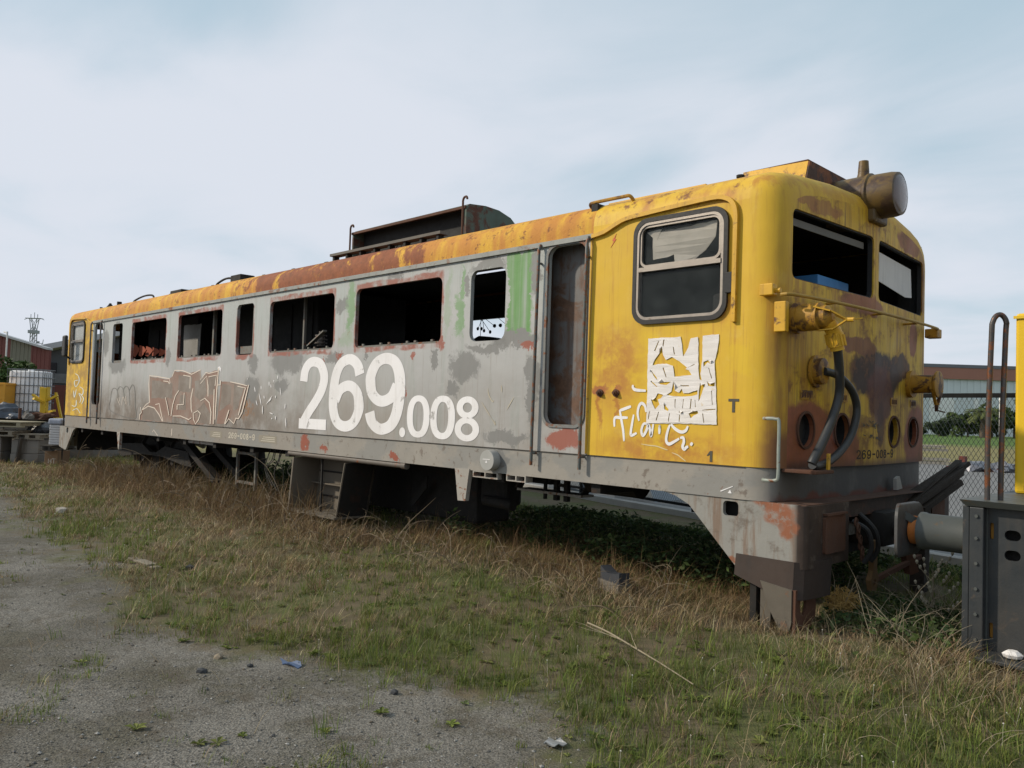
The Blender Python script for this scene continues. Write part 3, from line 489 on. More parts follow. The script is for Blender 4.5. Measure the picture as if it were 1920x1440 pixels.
xs = [XA,-12.4,-10.1,-8.0,-6.0,-4.85,-3.3,XB]; k = len(prf); ia = prf.index((2.2,3.578))
mb = MB().add([(x, y, z) for x in xs for y, z in prf], [(i*k+j, i*k+j+1, (i+1)*k+j+1, (i+1)*k+j) for i in range(len(xs)-1) for j in range(k-1) if not (xs[i] == -6.0 and j == ia)])
obj('machine_room_roof', mb, MR, loco, True)
obj('rain_gutter', MB().box((XA,-.026,3.150), (XB,.0,3.166)).box((XA,-.026,3.166), (XB,-.018,3.186)).box((XA,-.012,3.186),(XB,-.002,3.20)), mk('weathered_gutter_paint', (.27,.28,.265), .6, .3, 4, rust=.35, streak=.4), loco)
# window ledge strips with clips, loose frames left in some openings
LEDGE = mk('bare_grey_ledge', (.15,.145,.13), .7, .3, 9, rust=.3)
for i in (1, 2, 4, 5):
    x0, x1, z0, z1, r = WINS[i]; mb = MB().box((x0+.05,.012,z0-.0), (x1-.05,.04,z0+.022)); 
    lo = obj('window_ledge', mb, LEDGE, loco)
    for t in (.1,.32,.42,.63,.72,.9):
        x = x0+(x1-x0)*t; obj('ledge_clip', MB().box((x-.018,.008,z0+.022), (x+.018,.03,z0+.045)), LEDGE, lo)
x0, x1, z0, z1, r = WINS[3]
obj('window_ledge', MB().box((x0+.03,.05,z0+.02), (x1-.03,.10,z0+.13)).bar((-8.12,.08,z0+.1),(-8.12,.08,z1),.03), LEDGE, loco)
obj('window_ledge', MB().box((WINS[0][0]+.05,.02,2.32), (WINS[0][1]-.03,.05,2.365)).bar((-13.4,.2,2.7),(-13.2,.2,2.7),.03), LEDGE, loco)
# inside: floor, bulkheads, machine blocks, loose pieces seen through the openings
obj('blackout_lining', MB().plate([(XA,1.3),(XB,1.3),(XB,3.4),(XA,3.4)], fh, W-.075, W-.05), BLACK, loco)  # black wall and ceiling linings added to keep the interior dark
obj('blackout_ceiling', MB().box((XA,.10,3.43),(-6.1,W-.1,3.45)).box((-4.39,.10,3.43),(XB,W-.1,3.45)).box((-4.8,.10,3.43),(-4.39,1.0,3.45)).box((-6.1,.10,3.43),(-4.8,1.0,3.45)), BLACK, loco)
obj('blackout_ceiling', MB().plate([(-6.1,1.0),(-4.4,1.0),(-4.4,W-.1),(-6.1,W-.1)], [[(-5.45,1.60),(-4.45,1.60),(-4.45,1.80),(-5.45,1.80)]], 3.43, 3.45, FLAT), BLACK, loco)
obj('blackout_ceiling', MB().box((-1.75,.15,3.36),(-.30,W-.15,3.38)), BLACK, loco); obj('blackout_lining', MB().box((-1.75,W-.08,1.3),(-.2,W-.05,3.36)), BLACK, loco)
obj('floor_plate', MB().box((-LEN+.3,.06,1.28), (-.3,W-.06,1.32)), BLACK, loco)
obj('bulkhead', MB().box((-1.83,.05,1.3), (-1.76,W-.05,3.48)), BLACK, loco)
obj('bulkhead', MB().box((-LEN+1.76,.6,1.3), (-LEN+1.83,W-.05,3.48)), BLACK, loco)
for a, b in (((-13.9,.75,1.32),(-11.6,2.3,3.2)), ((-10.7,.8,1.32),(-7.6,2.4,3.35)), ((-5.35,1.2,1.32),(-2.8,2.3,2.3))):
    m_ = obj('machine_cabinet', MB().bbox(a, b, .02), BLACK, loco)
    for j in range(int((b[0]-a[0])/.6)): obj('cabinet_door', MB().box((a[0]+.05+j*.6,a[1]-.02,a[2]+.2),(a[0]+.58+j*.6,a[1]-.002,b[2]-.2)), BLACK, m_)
LOOSE = mk('faded_red_steel', (.33,.075,.035), .7, .3)
mb = MB()
for j in range(5): mb.plate([(-13.75+j*.3,2.5-.01*j),(-13.6+j*.3,2.46),(-13.38+j*.3,2.60-.02*j),(-13.5+j*.3,2.68-.03*j),(-13.72+j*.3,2.72-.03*j)], [], .40+.012*j, .408+.012*j)
obj('red_steel_bracket', mb, LOOSE, loco)
obj('hanging_sheet', MB().plate(ragged([(-11.35,2.95),(-10.65,2.95),(-10.72,2.2),(-11.3,2.2)], .01, .1, 5), [], .4, .41), mk('pale_plastic_sheet', (.24,.235,.22), .7), loco)
obj('interior_post', MB().bar((-9.9,.3,1.3),(-9.9,.3,3.4),.05), LEDGE, loco); obj('interior_post', MB().bar((-7.1,.3,1.3),(-7.1,.3,3.4),.035), LEDGE, loco)
ins = MB().lathe([(0,.05),(.03,.05),(.031,.085),(.05,.085),(.051,.05),(.08,.05),(.081,.085),(.1,.085),(.101,.05),(.13,.05),(.131,.08),(.15,.08),(.151,.03),(.2,.03)], 'z', (-6.75,.35,2.42))
obj('insulator', ins, mk('grey_brown_porcelain', (.12,.10,.085), .35), loco, True)
obj('loose_slat', MB().bar((-6.9,.25,2.42),(-6.25,.1,2.58),.05,.02), LEDGE, loco)
# broken things hanging in the far opening
hang = MB()
for x, z in ((-6.21,2.93),(-6.08,2.93),(-5.93,2.917)): hang.lathe([(0,.012),(.01,.026),(.03,.03),(.04,.012)], 'y', (x, W-.09, z), 12)
for x, z in ((-6.585,2.905),(-6.5,2.90),(-6.44,2.866),(-6.30,2.84)): hang.lathe([(0,.01),(.02,.03),(.03,.02)], 'y', (x, W-.09, z), 8)
for a, b in (((-6.5,3.04),(-6.585,2.9)),((-6.48,3.04),(-6.44,2.86)),((-6.5,3.04),(-6.30,2.84)),((-6.52,3.04),(-6.52,2.6)),((-6.12,3.04),(-5.93,2.92)),((-6.4,3.04),(-6.21,2.93))):
    hang.bar((a[0],W-.07,a[1]),(b[0],W-.07,b[1]),.006)
obj('hanging_wire', hang, BLACK, loco)
obj('debris_heap', MB().plate([(-6.6,2.5),(-5.8,2.5),(-5.9,2.70),(-6.05,2.735),(-6.3,2.76),(-6.42,2.72),(-6.5,2.70)], [], W-.3, W-.12), BLACK, loco)
# near doorway: recessed rusty wall, threshold, jambs; far doorway
obj('door_recess', MB().box((-2.42,.17,1.42), (-1.84,.20,3.3)).box((-2.42,.046,1.42),(-2.39,.2,3.3)), VEST, loco)
d = obj('door_threshold', MB().bbox((-2.30,.01,1.47),(-1.82,.17,1.515),.008), RAILM, loco)
obj('door_edge_strip', MB().plate(rr(-2.31,-1.80,1.485,3.165,.12,6), [rr(-2.283,-1.825,1.512,3.138,.10,6)], -.012, .01), mk('chipped_grey_door_edge', (.17,.175,.17), .6, .3, 8, rust=.4), loco)
obj('door_recess', MB().box((-14.8,.5,1.42), (-14.2,.53,3.3)), BLACK, loco)
for mx, nm in ((near, 0), (far, 1)):
    for xt, xb in ((-2.366,-2.386), (-1.785,-1.803)):
        p = [(mx(xt-.0),.0,3.17),(mx(xt),-.035,3.165),(mx(xt),-.05,3.12),(mx(xt+.2*(xb-xt)),-.05,2.8),(mx(xb),-.05,1.4),(mx(xb),-.05,1.13)]
        h = obj('door_handrail', MB().tube(p, .0155, 10), RAILM, loco, True)
        for z in (3.0, 1.24): obj('rail_bracket', MB().cyl((mx(xt*.7+xb*.3),-.05,z),(mx(xt*.7+xb*.3),.0,z),.011,8), RAILM, h)
# yellow door pillar strip beside the near door
obj('door_pillar_strip', MB().box((-1.782,-.006,1.27),(-1.759,.0,3.145)), YEL, loco)
# sockets, poster, lettering on the cab side
for x in (-1.63, -1.457):
    obj('rusted_socket', MB().lathe([(0,.032),(-.012,.034),(-.014,.022),(-.035,.02),(-.036,.012),(-.05,.011)], 'y', (x,0,1.80), 14), RUSTY, loco, True)
mb = MB().plate(ragged(DATA['poster'][0], .0025, .025, 40), [ragged(h, .0012, .02, 50+i) for i, h in enumerate(DATA['posthole'])], -.0025, -.0050)
mb.v = [(x, y-.0014*abs(math.sin(31*x+9*z)+math.sin(23*z-14*x))-.002*random.random(), z) for x, y, z in mb.v]
ps = obj('torn_poster', mb, PAPER, loco, label='torn and cracked white paper poster')
rnd = random.Random(12)
for i, h in enumerate(DATA['posthole'][:11]):      # curled flaps at the tears
    a, b = Vector(h[0]), Vector(h[1]); m = a.lerp(b,.5); nn = Vector((-(b-a).y, (b-a).x)).normalized()*rnd.uniform(.012,.03)*rnd.choice((-1,1))
    obj('paper_curl', MB().add([(a.x,-.006,a.y),(b.x,-.006,b.y),(m.x+nn.x*.6+.01,-.024,m.y+nn.y*.6),(m.x+nn.x,-.014,m.y+nn.y)], [(0,1,2),(0,2,3)]), PAPER, ps)
def strokes(name, lists, mat, wx, wz=None, y=-.003, taper=.5, smooth=4, parent=None, step=-.0004, lab=None):
    for i, l in enumerate(lists):
        if len(l) < 2: continue
        pts = [(p.x, p.y) for p in cr([(a, b, 0) for a, b in l], smooth)] if smooth and len(l) > 2 else l
        if len(l) == 2: a, b = Vector(l[0]), Vector(l[1]); pts = [tuple(a.lerp(b, t/4)) for t in range(5)]
        obj(name, MB().ribbon(pts, wx, wz, y+step*i, taper=taper), mat, parent or loco, label=lab if i == 0 else None)
strokes('graffiti_stroke', DATA['flan'], WPAINT, .024, .026, -.002, .35, lab='white scrawled graffiti stroke')
strokes('graffiti_stroke', DATA['flanthin'], mk('thin_cream_scratch', (.62,.52,.30), .7, .1), .009, .009, -.003, .6)
obj('letter_mark', MB().box((-.392,-.003,1.742),(-.304,-.001,1.762)).box((-.36,-.003,1.66),(-.337,-.001,1.7418)), DARKMARK, loco)
obj('letter_mark', MB().plate([(-.568,1.325),(-.54,1.362),(-.519,1.362),(-.519,1.279),(-.541,1.279),(-.541,1.335),(-.56,1.322)], [], -.001, -.003), DARKMARK, loco)
obj('lightning_mark', MB().plate([(-1.50,3.165),(-1.545,3.11),(-1.525,3.105),(-1.56,3.05),(-1.50,3.118),(-1.518,3.122)], [], -.001, -.003), mk('faded_red_mark', (.55,.12,.05), .6), loco)
# painted numbers
G6 = [(.86,.73),(.80,.84),(.66,.915),(.5,.93),(.30,.87),(.17,.72),(.115,.48),(.14,.26),(.27,.115),(.5,.07),(.73,.13),(.87,.30),(.83,.47),(.68,.57),(.5,.59),(.30,.53),(.18,.40)]
G = {'2': [[(.12,.66),(.16,.81),(.30,.905),(.5,.93),(.73,.88),(.87,.72),(.80,.55),(.60,.39),(.36,.24),(.17,.10)]],
     '6': [G6[:13], G6[11:]], '9': [[(1-a, 1-b) for a, b in G6[:13]], [(1-a, 1-b) for a, b in G6[11:]]], '0': [None], '8': [None, None], '-': [None], '.': [None], '3': [[(.13,.75),(.3,.9),(.5,.93),(.78,.85),(.82,.68),(.62,.54),(.48,.52)],[(.48,.52),(.74,.47),(.88,.27),(.72,.1),(.48,.07),(.24,.12),(.11,.28)]]}
def digit(ch, x0, x1, z0, z1, sx, sz, fn=SIDE, w=-.003):
    mb = MB(); mapx = lambda p: (x0+(x1-x0)*p[0], z0+(z1-z0)*p[1])
    wx, wz = sx*(x1-x0), sz*(z1-z0); d = .0005 if fn is SIDE else -.0005
    ring = lambda cx_, cz_, rx, rz: mb.plate(circ(cx_, cz_, rx, 36, rz), [circ(cx_, cz_, rx-wx, 36, rz-wz)], w, w+d, fn)
    xm, zm = (x0+x1)/2, (z0+z1)/2; hx, hz = (x1-x0)/2, (z1-z0)/2
    if ch == '0':
        sq = lambda rx, rz: [(xm+rx*math.copysign(abs(math.cos(a))**.86, math.cos(a)), zm+rz*math.copysign(abs(math.sin(a))**.86, math.sin(a))) for a in [2*math.pi*i/40 for i in range(40)]]
        mb.plate(sq(hx, hz), [sq(hx-wx, hz-wz)], w, w+d, fn)
    elif ch == '8': ring(xm, z0+hz*.54, hx, hz*.54); w -= .0006*(1 if fn is SIDE else -1); ring(xm, z1-hz*.50, hx*.9, hz*.50)
    elif ch == '-': mb.plate([(x0+.15*hx, zm-wz*.6), (x1-.15*hx, zm-wz*.6), (x1-.15*hx, zm+wz*.6), (x0+.15*hx, zm+wz*.6)], [], w, w+d, fn)
    else:
        for l in G[ch]:
            pts = [(p.x, p.y) for p in cr([(*mapx(q), 0) for q in l], 7)]
            mb.ribbon(pts, wx, wz, w, fn); w -= .0006*(1 if fn is SIDE else -1)
        if ch == '2': mb.plate([(x0, z0), (x1, z0), (x1, z0+wz*1.05), (x0, z0+wz*1.05)], [], w-.0006*(1 if fn is SIDE else -1), w-.0006*(1 if fn is SIDE else -1)+d, fn)
    return mb
for ch, x0, x1, z0, z1, sx, sz in (('2',-6.625,-5.972,1.318,2.242,.285,.135),('6',-5.921,-5.172,1.314,2.252,.255,.135),('9',-5.155,-4.398,1.31,2.245,.255,.135),
        ('0',-4.337,-3.943,1.306,1.763,.265,.145),('0',-3.933,-3.531,1.306,1.763,.265,.145),('8',-3.53,-3.157,1.302,1.758,.265,.14)):
    obj('painted_digit', digit(ch, x0, x1, z0, z1, sx, sz), WPAINT, loco, label='large white painted %s' % ch if z1 > 2 else 'white painted %s' % ch)
obj('painted_dot', MB().plate(circ(-4.414, 1.353, .054, 20), [], -.003, -.0025), WPAINT, loco)
def word(name, s, u, z, h, pitch, sx, sz, mat, fn, w, keep=None):
    for i, ch in enumerate(s):
        if keep and not keep[i]: continue
        obj(name, digit(ch, u+i*pitch, u+i*pitch+pitch*.8, z, z+h, sx, sz, fn, w), mat, loco)
SILLY = .008
word('sill_digit', '269-008-9', -8.63, 1.105, .085, .092, .28, .17, PALELET, SIDE, SILLY-.002)
for x0, x1 in ((-9.25,-8.85), (-7.7,-7.2)):
    pl = obj('faded_data_panel', MB().plate([(x0,1.09),(x1,1.09),(x1,1.19),(x0,1.19)], [], SILLY-.001, SILLY-.0015), mk('faded_tan_panel', (.25,.225,.18), .7, .2), loco)
    for j in range(3): obj('data_line', MB().box((x0+.06+.03*j,SILLY-.0025,1.11+.026*j),(x1-.05,SILLY-.0018,1.118+.026*j)), PALELET, pl)
# graffiti piece on the far half
for i, pl in enumerate(DATA['gfill']):
    pl = [(x, max(z, 1.268)) for x, z in pl]
    obj('graffiti_fill', MB().plate(ragged(pl, .012, .12, 70+i), [], -.001, -.0015), RED_FILL, loco, label='brown red graffiti piece with white outline' if i == 0 else None)
inner = [[(-11.62,1.98),(-10.75,1.92),(-10.72,1.68),(-11.62,1.66)],[(-10.5,2.06),(-9.98,2.02),(-9.98,1.78),(-10.5,1.78)],[(-9.86,1.95),(-9.5,1.98),(-9.42,1.75),(-9.6,1.62),(-9.85,1.72)],[(-9.38,2.02),(-9.1,2.03),(-9.16,1.75),(-9.38,1.75)],[(-12.0,1.28),(-11.95,1.48),(-11.6,1.55),(-11.3,1.43),(-11.12,1.28)],[(-10.4,1.72),(-10.2,1.74),(-10.15,1.5),(-10.45,1.48)],[(-9.72,1.5),(-9.5,1.62),(-9.25,1.45),(-9.22,1.29),(-9.7,1.29)],[(-8.9,1.9),(-8.6,1.88),(-8.6,1.62),(-8.95,1.5)],[(-8.5,1.9),(-8.2,1.86),(-8.35,1.55),(-8.5,1.5)]]
for i, pl in enumerate(inner): obj('graffiti_fill', MB().plate(ragged(pl, .012, .1, 90+i), [], -.0017, -.002), BROWN_FILL, loco)
strokes('graffiti_stroke', [[(x, z) for x, z in l if z > 1.27] for l in DATA['gline']], WHITE_LINE, .034, .015, -.0024, .2, smooth=0)
strokes('graffiti_stroke', [l for l in DATA['gline'] if all(z < 1.25 for x, z in l)], WHITE_LINE, .022, .01, SILLY-.001, .2, smooth=0)
obj('graffiti_fill', MB().plate(DATA['gblob'][0], [], -.0026, -.003), WPAINT, loco)
strokes('paint_fleck', DATA['fleck'], WPAINT, .022, .011, -.0024, .8)
strokes('graffiti_stroke', [[(x, z) for x, z in l if z > 1.27] for l in DATA['den']], GREYMARK, .03, .012, -.0024, .2)
strokes('graffiti_stroke', DATA['den2'], WHITE_LINE, .022, .008, -.003, .4)
strokes('graffiti_stroke', DATA['farcab'], mk('pale_blue_white_spray', (.62,.66,.62), .6), .06, .014, -.003, .4)
strokes('paint_scratch', DATA['rightscratch'], mk('cream_scratch', (.50,.44,.32), .6), .009, .006, -.003, .7)
# ------------------------------------------------------------------ sill, skirts, underframe
def strip(path, z0, z1, th=.02):
    P = [Vector(p) for p in path]; k = len(P); inn = []
    for i in range(k):
        d = (P[min(i+1,k-1)]-P[max(i-1,0)]).normalized(); inn.append(P[i]+Vector((-d.y, d.x))*th)
    vs = [(p.x,p.y,z0) for p in P]+[(p.x,p.y,z1) for p in P]+[(p.x,p.y,z0) for p in inn]+[(p.x,p.y,z1) for p in inn]
    fs = []
    for i in range(k-1): fs += [(i,i+1,k+i+1,k+i),(2*k+i,3*k+i,3*k+i+1,2*k+i+1),(k+i,k+i+1,3*k+i+1,3*k+i),(i,2*k+i,2*k+i+1,i+1)]
    return MB().add(vs, fs)
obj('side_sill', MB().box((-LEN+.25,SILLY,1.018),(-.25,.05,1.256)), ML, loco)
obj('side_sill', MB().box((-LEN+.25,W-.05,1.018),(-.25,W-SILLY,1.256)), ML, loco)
obj('sill_lip', MB().box((-LEN+.25,-.004,1.2565),(-.25,.03,1.2605)), mk('dark_seam', (.06,.05,.04), .8), loco)
for mx in (near, far):
    pth = [(-.25,SILLY)]
    for i in range(1, 9):
        t = math.sin(math.pi/2*i/8); e = 1-math.sqrt(1-t*t); pth.append((-.25+.25*t-.03*t, SILLY+.16*e))
    pth += [(-.03+bulge(y)*.9, y) for y in (.6,1.5,2.4)]+[(a, W-b) for a, b in reversed(pth)]
    pth = [(mx(a), b) for a, b in pth]
    if mx is far: pth = pth[::-1]
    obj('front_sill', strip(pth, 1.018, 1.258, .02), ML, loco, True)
def skirt(mx, y0, y1):
    out = [(-.97,1.016),(-.86,.993),(-.73,.935),(-.53,.735),(-.325,.53),(-.27,.515),(.10,.565),(.16,.575),(.16,1.016)]
    mb = MB().plate([(mx(a), b) for a, b in out], [[(mx(a), b) for a, b in rr(-.43,-.302,.885,.996,.03)]], y0, y1)
    return mb
for mx in (near, far):
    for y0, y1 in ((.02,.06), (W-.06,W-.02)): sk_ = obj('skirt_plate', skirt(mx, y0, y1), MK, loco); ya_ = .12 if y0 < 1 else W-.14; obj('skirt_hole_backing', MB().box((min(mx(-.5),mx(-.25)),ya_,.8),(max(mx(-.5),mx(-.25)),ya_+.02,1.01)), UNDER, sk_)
    # buffer beam boxes left and right of the coupler opening
    for ya, yb in ((.02,.74), (W-.74,W-.02)):
        s = ya < 1
        pth = [(.155,.02),(.19,.027),(.212,.05),(.22,.09),(.225,.4),(.22,.74)]
        if not s: pth = [(a, W-b) for a, b in reversed(pth)]
        pth = [(mx(a), b) for a, b in pth]
        if mx is far: pth = pth[::-1]
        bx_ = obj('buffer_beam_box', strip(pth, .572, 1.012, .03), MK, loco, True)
        ym = (.28,.62) if s else (W-.62,W-.28)
        obj('buffer_pad', MB().plate(rr(ym[0],ym[1],.66,.93,.02), [], 0, .022, lambda u, v, w: (mx(.224+w), u, v)).box((min(mx(.225),mx(.262)),ym[0],.935),(max(mx(.225),mx(.262)),ym[1],.95)), RUSTY, bx_)
    obj('buffer_beam_top', MB().plate([(mx(-.02),.06),(mx(.2),.06),(mx(.215),.4),(mx(.215),W-.4),(mx(.2),W-.06),(mx(-.02),W-.06)], [], 1.012, 1.018, FLAT), mk('rusty_beam_top', (.085,.045,.03), .8, .5), loco)
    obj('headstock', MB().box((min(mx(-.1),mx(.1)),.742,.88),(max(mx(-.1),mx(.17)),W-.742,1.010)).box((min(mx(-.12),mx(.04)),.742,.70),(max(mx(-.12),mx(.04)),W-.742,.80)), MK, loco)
    obj('headstock_web', MB().box((min(mx(-.2),mx(-.12)),.3,.5),(max(mx(-.2),mx(-.12)),W-.3,1.01)), UNDER, loco)
# bent brown plate hung under the near skirt, coupler pieces
pth = [(-.30,-.005),(.06,-.005),(.15,.0),(.205,.05),(.235,.25),(.235,.42)]
mb = strip(pth, .36, .60, .012); mb.v = [(x, y-.02*(z < .4), z+.11*(z < .45)*max(0, -x+.05)/.35*1.0+(.02 if z > .5 else 0)) for x, y, z in mb.v]
obj('guard_plate', mb, mk('dark_brown_guard_steel', (.05,.034,.027), .75, .4, 6, dirt=.5, dirtcol=(.028,.024,.022), streak=.4), loco, True)
cp = obj('coupler_body', MB().bbox((-.1,1.3,.62),(.28,1.7,.90),.03).cyl((.1,1.5,.76),(.42,1.5,.76),.06), UNDER, loco, True)
link = MB().plate([(1.02,.70),(1.10,.70),(1.09,.47),(1.13,.40),(1.08,.31),(1.0,.32),(.97,.40),(1.02,.47)], [circ(1.05,.375,.028,12)], .26, .30, FRONT)
obj('coupling_link', link, mk('ochre_rusted_link', (.13,.075,.03), .8, .4, 8), cp)
obj('coupling_link', MB().bar((.27,1.05,.38),(.34,1.9,.50),.035).bar((.3,1.7,.55),(.33,1.75,.38),.08), RUSTY, cp)
chain = MB()
for i in range(7):
    a = Vector((.27+.01*(i % 2), .75+.02*i, .86-.045*i)); chain.tube([a+Vector((0,.02*math.cos(t),.032*math.sin(t))) for t in [k*math.pi/4 for k in range(9)]], .009, 6, False)
obj('rusty_chain', chain, RUSTY, loco, True)
for y0, dz in ((.80,0),(.93,.05),(2.2,.0)):
    hoses = MB().tube(cr([(.22,y0,.86+dz),(.33,y0+.02,.80),(.35,y0+.04,.66),(.30,y0+.03,.55)], 5), .018, 8)
    obj('brake_hose', hoses, RUBBER, loco, True)
obj('tail_lamp_bracket', MB().plate([(2.05,1.13),(2.12,1.15),(2.19,1.04),(2.06,1.03)], [], .06, .09, FRONT), mk('pale_grey_bracket', (.35,.34,.32), .7), loco)
# things under the side
disc = obj('round_cover', MB().lathe([(.0,.02),(0,.097),(.012,.1),(.09,.1)], 'y', (-2.945,-.085,1.14), 32), mk('pale_grey_cap_paint', (.33,.33,.315), .55, .2, 7), loco, True)
obj('cover_mark', MB().plate([(-3.0,1.145),(-2.9,1.147),(-2.9,1.153),(-3.0,1.151)], [], -.0855, -.087).plate([(-2.965,1.115),(-2.935,1.115),(-2.95,1.14)], [], -.0855, -.087), WPAINT, disc)
obj('jack_mark', MB().plate([(-.445,1.06),(-.345,1.105),(-.343,1.112),(-.447,1.068)], [], SILLY-.001, SILLY-.003).plate([(-.385,1.055),(-.352,1.055),(-.366,1.082)], [], SILLY-.001, SILLY-.003), WPAINT, loco)
BRK = mk('rust_bitten_pale_bracket', (.32,.30,.27), .7, .2, 7, rust=.35)
obj('hanging_bracket', MB().plate([(-3.51,1.022),(-3.285,1.03),(-3.295,.985),(-3.335,.705),(-3.45,.70),(-3.50,.98)], [], .0, .05), BRK, loco)
obj('hanging_bracket', MB().plate([(-13.21,1.02),(-13.05,1.02),(-13.08,.70),(-13.11,.70)], [], .0, .05), BRK, loco)
for a, b in ((-3.24,-2.88), (-2.76,-2.50)):
    obj('step_socket', MB().plate([(a,.955),(b,.955),(b,1.017),(a,1.017)], [rr(a+.015,a+(b-a)*.5-.008,.965,1.01,.004,1), rr(a+(b-a)*.5+.008,b-.015,.965,1.01,.004,1)], .005, .1), BRK, loco)
obj('conduit_pipe', MB().cyl((-6.9,.04,.985),(-4.43,.04,.985),.032,12).cyl((-4.44,.04,.985),(-4.36,.04,.985),.04,12), mk('brown_grey_conduit', (.12,.105,.09), .6, .3, 6, rust=.3), loco, True)
# open equipment box
BOX = mk('dusty_brown_box_steel', (.15,.128,.10), .8, .25, 4, dirt=.5, dirtcol=(.08,.065,.05))
b = thing_box = obj('equipment_box', MB().plate([(-6.83,.28),(-5.64,.275),(-5.49,.94),(-6.75,.94)], [], .40, .43), BOX, loco)
obj('dark_fill_plate', MB().box((-7.6,1.0,.3),(-5.46,1.04,1.0)), UNDER, loco); obj('dark_fill_plate', MB().box((-15.9,1.3,.3),(-13.9,1.34,1.0)), UNDER, loco)  # added dark plates standing for the darkness under the body
obj('box_side', MB().add([(-5.64,-.0,.275),(-5.64,.43,.275),(-5.49,.43,.94),(-5.49,.0,.94),(-5.665,.0,.275),(-5.665,.43,.275),(-5.515,.43,.94),(-5.515,.0,.94)], [(0,1,2,3),(7,6,5,4),(0,4,5,1),(1,5,6,2),(2,6,7,3),(3,7,4,0)]), UNDER, b)  # right side in the dark underframe colour to stand for its shade
obj('box_rim', MB().bar((-5.652,-.012,.275),(-5.502,-.012,.94),.018,.012), BOX, b)
obj('box_side', MB().add([(-6.83,-.0,.28),(-6.83,.43,.28),(-6.75,.43,.94),(-6.75,.0,.94),(-6.80,.0,.28),(-6.80,.43,.28),(-6.72,.43,.94),(-6.72,.0,.94)], [(0,3,2,1),(4,5,6,7),(0,1,5,4),(1,2,6,5),(2,3,7,6),(3,0,4,7)]), BOX, b)
obj('box_floor', MB().box((-6.86,-.06,.255),(-5.62,.43,.278)), BOX, b); obj('box_shelf', MB().box((-6.76,.30,.60),(-5.60,.40,.615)), BOX, b)
obj('box_post', MB().bar((-6.22,.12,.28),(-6.22,.12,.95),.022), UNDER, b)
obj('box_rib', MB().bar((-6.7,.39,.44),(-5.66,.39,.46),.02).bar((-6.7,.39,.76),(-5.58,.39,.77),.02), UNDER, b)
obj('tank', MB().bbox((-5.45,.95,.30),(-4.2,1.5,1.0),.03), UNDER, loco); obj('tank', MB().bbox((-4.05,.85,.56),(-3.6,1.1,.98),.05), UNDER, loco); obj('tank_pipe', MB().cyl((-3.9,.80,.62),(-3.45,.80,.60),.06,12), UNDER, loco, True)
obj('tank_gusset', MB().plate([(-5.3,.42),(-4.95,.80),(-4.95,.66),(-5.2,.42)], [], .80, .82), UNDER, loco)
obj('centre_frame', MB().box((-16.0,.9,.86),(-3.0,1.05,1.01)).box((-16.0,1.95,.86),(-3.0,2.1,1.01)).box((-3.0,.9,.93),(-.3,1.05,1.01)), UNDER, loco)
for x in (-15.4,-14.2,-11.4,-10.3,-9.2,-8.0,-7.0,-2.9,-1.7): obj('cross_member', MB().box((x-.05,.06,.93),(x+.05,W-.06,1.012)), UNDER, loco)
for x in (-13.5,-12.1):
    for y in (.75,2.1):
        wz = .52; w_ = obj('bogie_wheel', MB().lathe([(0,.10),(0,.36),(.02,.38),(.02,.44),(-.03,.46),(-.03,.50),(.10,.46),(.12,.44),(.12,.1)], 'y', (x,y,wz), 28), UNDER, loco, True)
    obj('axle', MB().cyl((x,.6,.52),(x,2.3,.52),.07), UNDER, loco, True)
obj('bogie_frame', MB().plate([(-14.6,.55),(-14.4,.75),(-13.3,.80),(-12.9,.66),(-12.6,.66),(-12.2,.80),(-11.2,.75),(-11.0,.5),(-11.3,.5),(-12.3,.6),(-13.3,.6),(-14.3,.5)], [], .5, .58), UNDER, loco)
obj('hanging_beam', MB().bar((-11.2,.4,1.0),(-10.0,.5,.35),.14,.10).bar((-10.9,.7,1.0),(-9.6,.7,.45),.1), UNDER, loco)
obj('cable_tray', MB().box((-10.4,.10,.96),(-9.3,.2,1.005)), BRK, loco)
fr_ = MB()
for x in (-9.3,-8.7): fr_.bar((x,.5,.3),(x,.5,.9),.04)
fr_.bar((-9.3,.5,.85),(-8.7,.5,.85),.04); fr_.bar((-9.3,.5,.4),(-8.7,.5,.4),.04); obj('ladder_frame', fr_, LEDGE, loco)
cab = MB()
cr_ = random.Random(8)
for i in range(7):
    x = -7.75+cr_.uniform(0,.8); cab = MB().tube(cr([(x,.2,1.0),(x+cr_.uniform(-.06,.1),.12,.85),(x+cr_.uniform(-.2,.12),.16,.70),(x+cr_.uniform(-.15,.2),.2,cr_.uniform(.4,.62))], 5), cr_.uniform(.005,.01), 6)
    obj('dangling_cable', cab, mk('dusty_cable', (.06,.058,.05), .7), loco, True)
tr = obj('step_tray', MB().box((-3.35,.75,.782),(-2.45,.95,.805)), BRK, loco)
obj('tray_hanger', MB().bar((-3.3,.85,1.0),(-3.42,.85,.8),.10,.02), UNDER, tr); obj('tray_hanger', MB().bar((-2.35,.85,1.0),(-2.5,.85,.8),.10,.02), UNDER, tr)
obj('tray_hanger', MB().bar((-2.98,.8,1.0),(-2.98,.8,.72),.03), UNDER, tr); obj('tray_hanger', MB().bar((-2.82,.8,1.0),(-2.82,.8,.72),.05).bar((-2.68,.8,1.0),(-2.68,.8,.72),.05).bar((-2.82,.8,.88),(-2.68,.8,.88),.03), UNDER, tr)
obj('air_tank', MB().cyl((-2.35,.8,.99),(-1.75,.8,.99),.15,20), UNDER, loco, True)
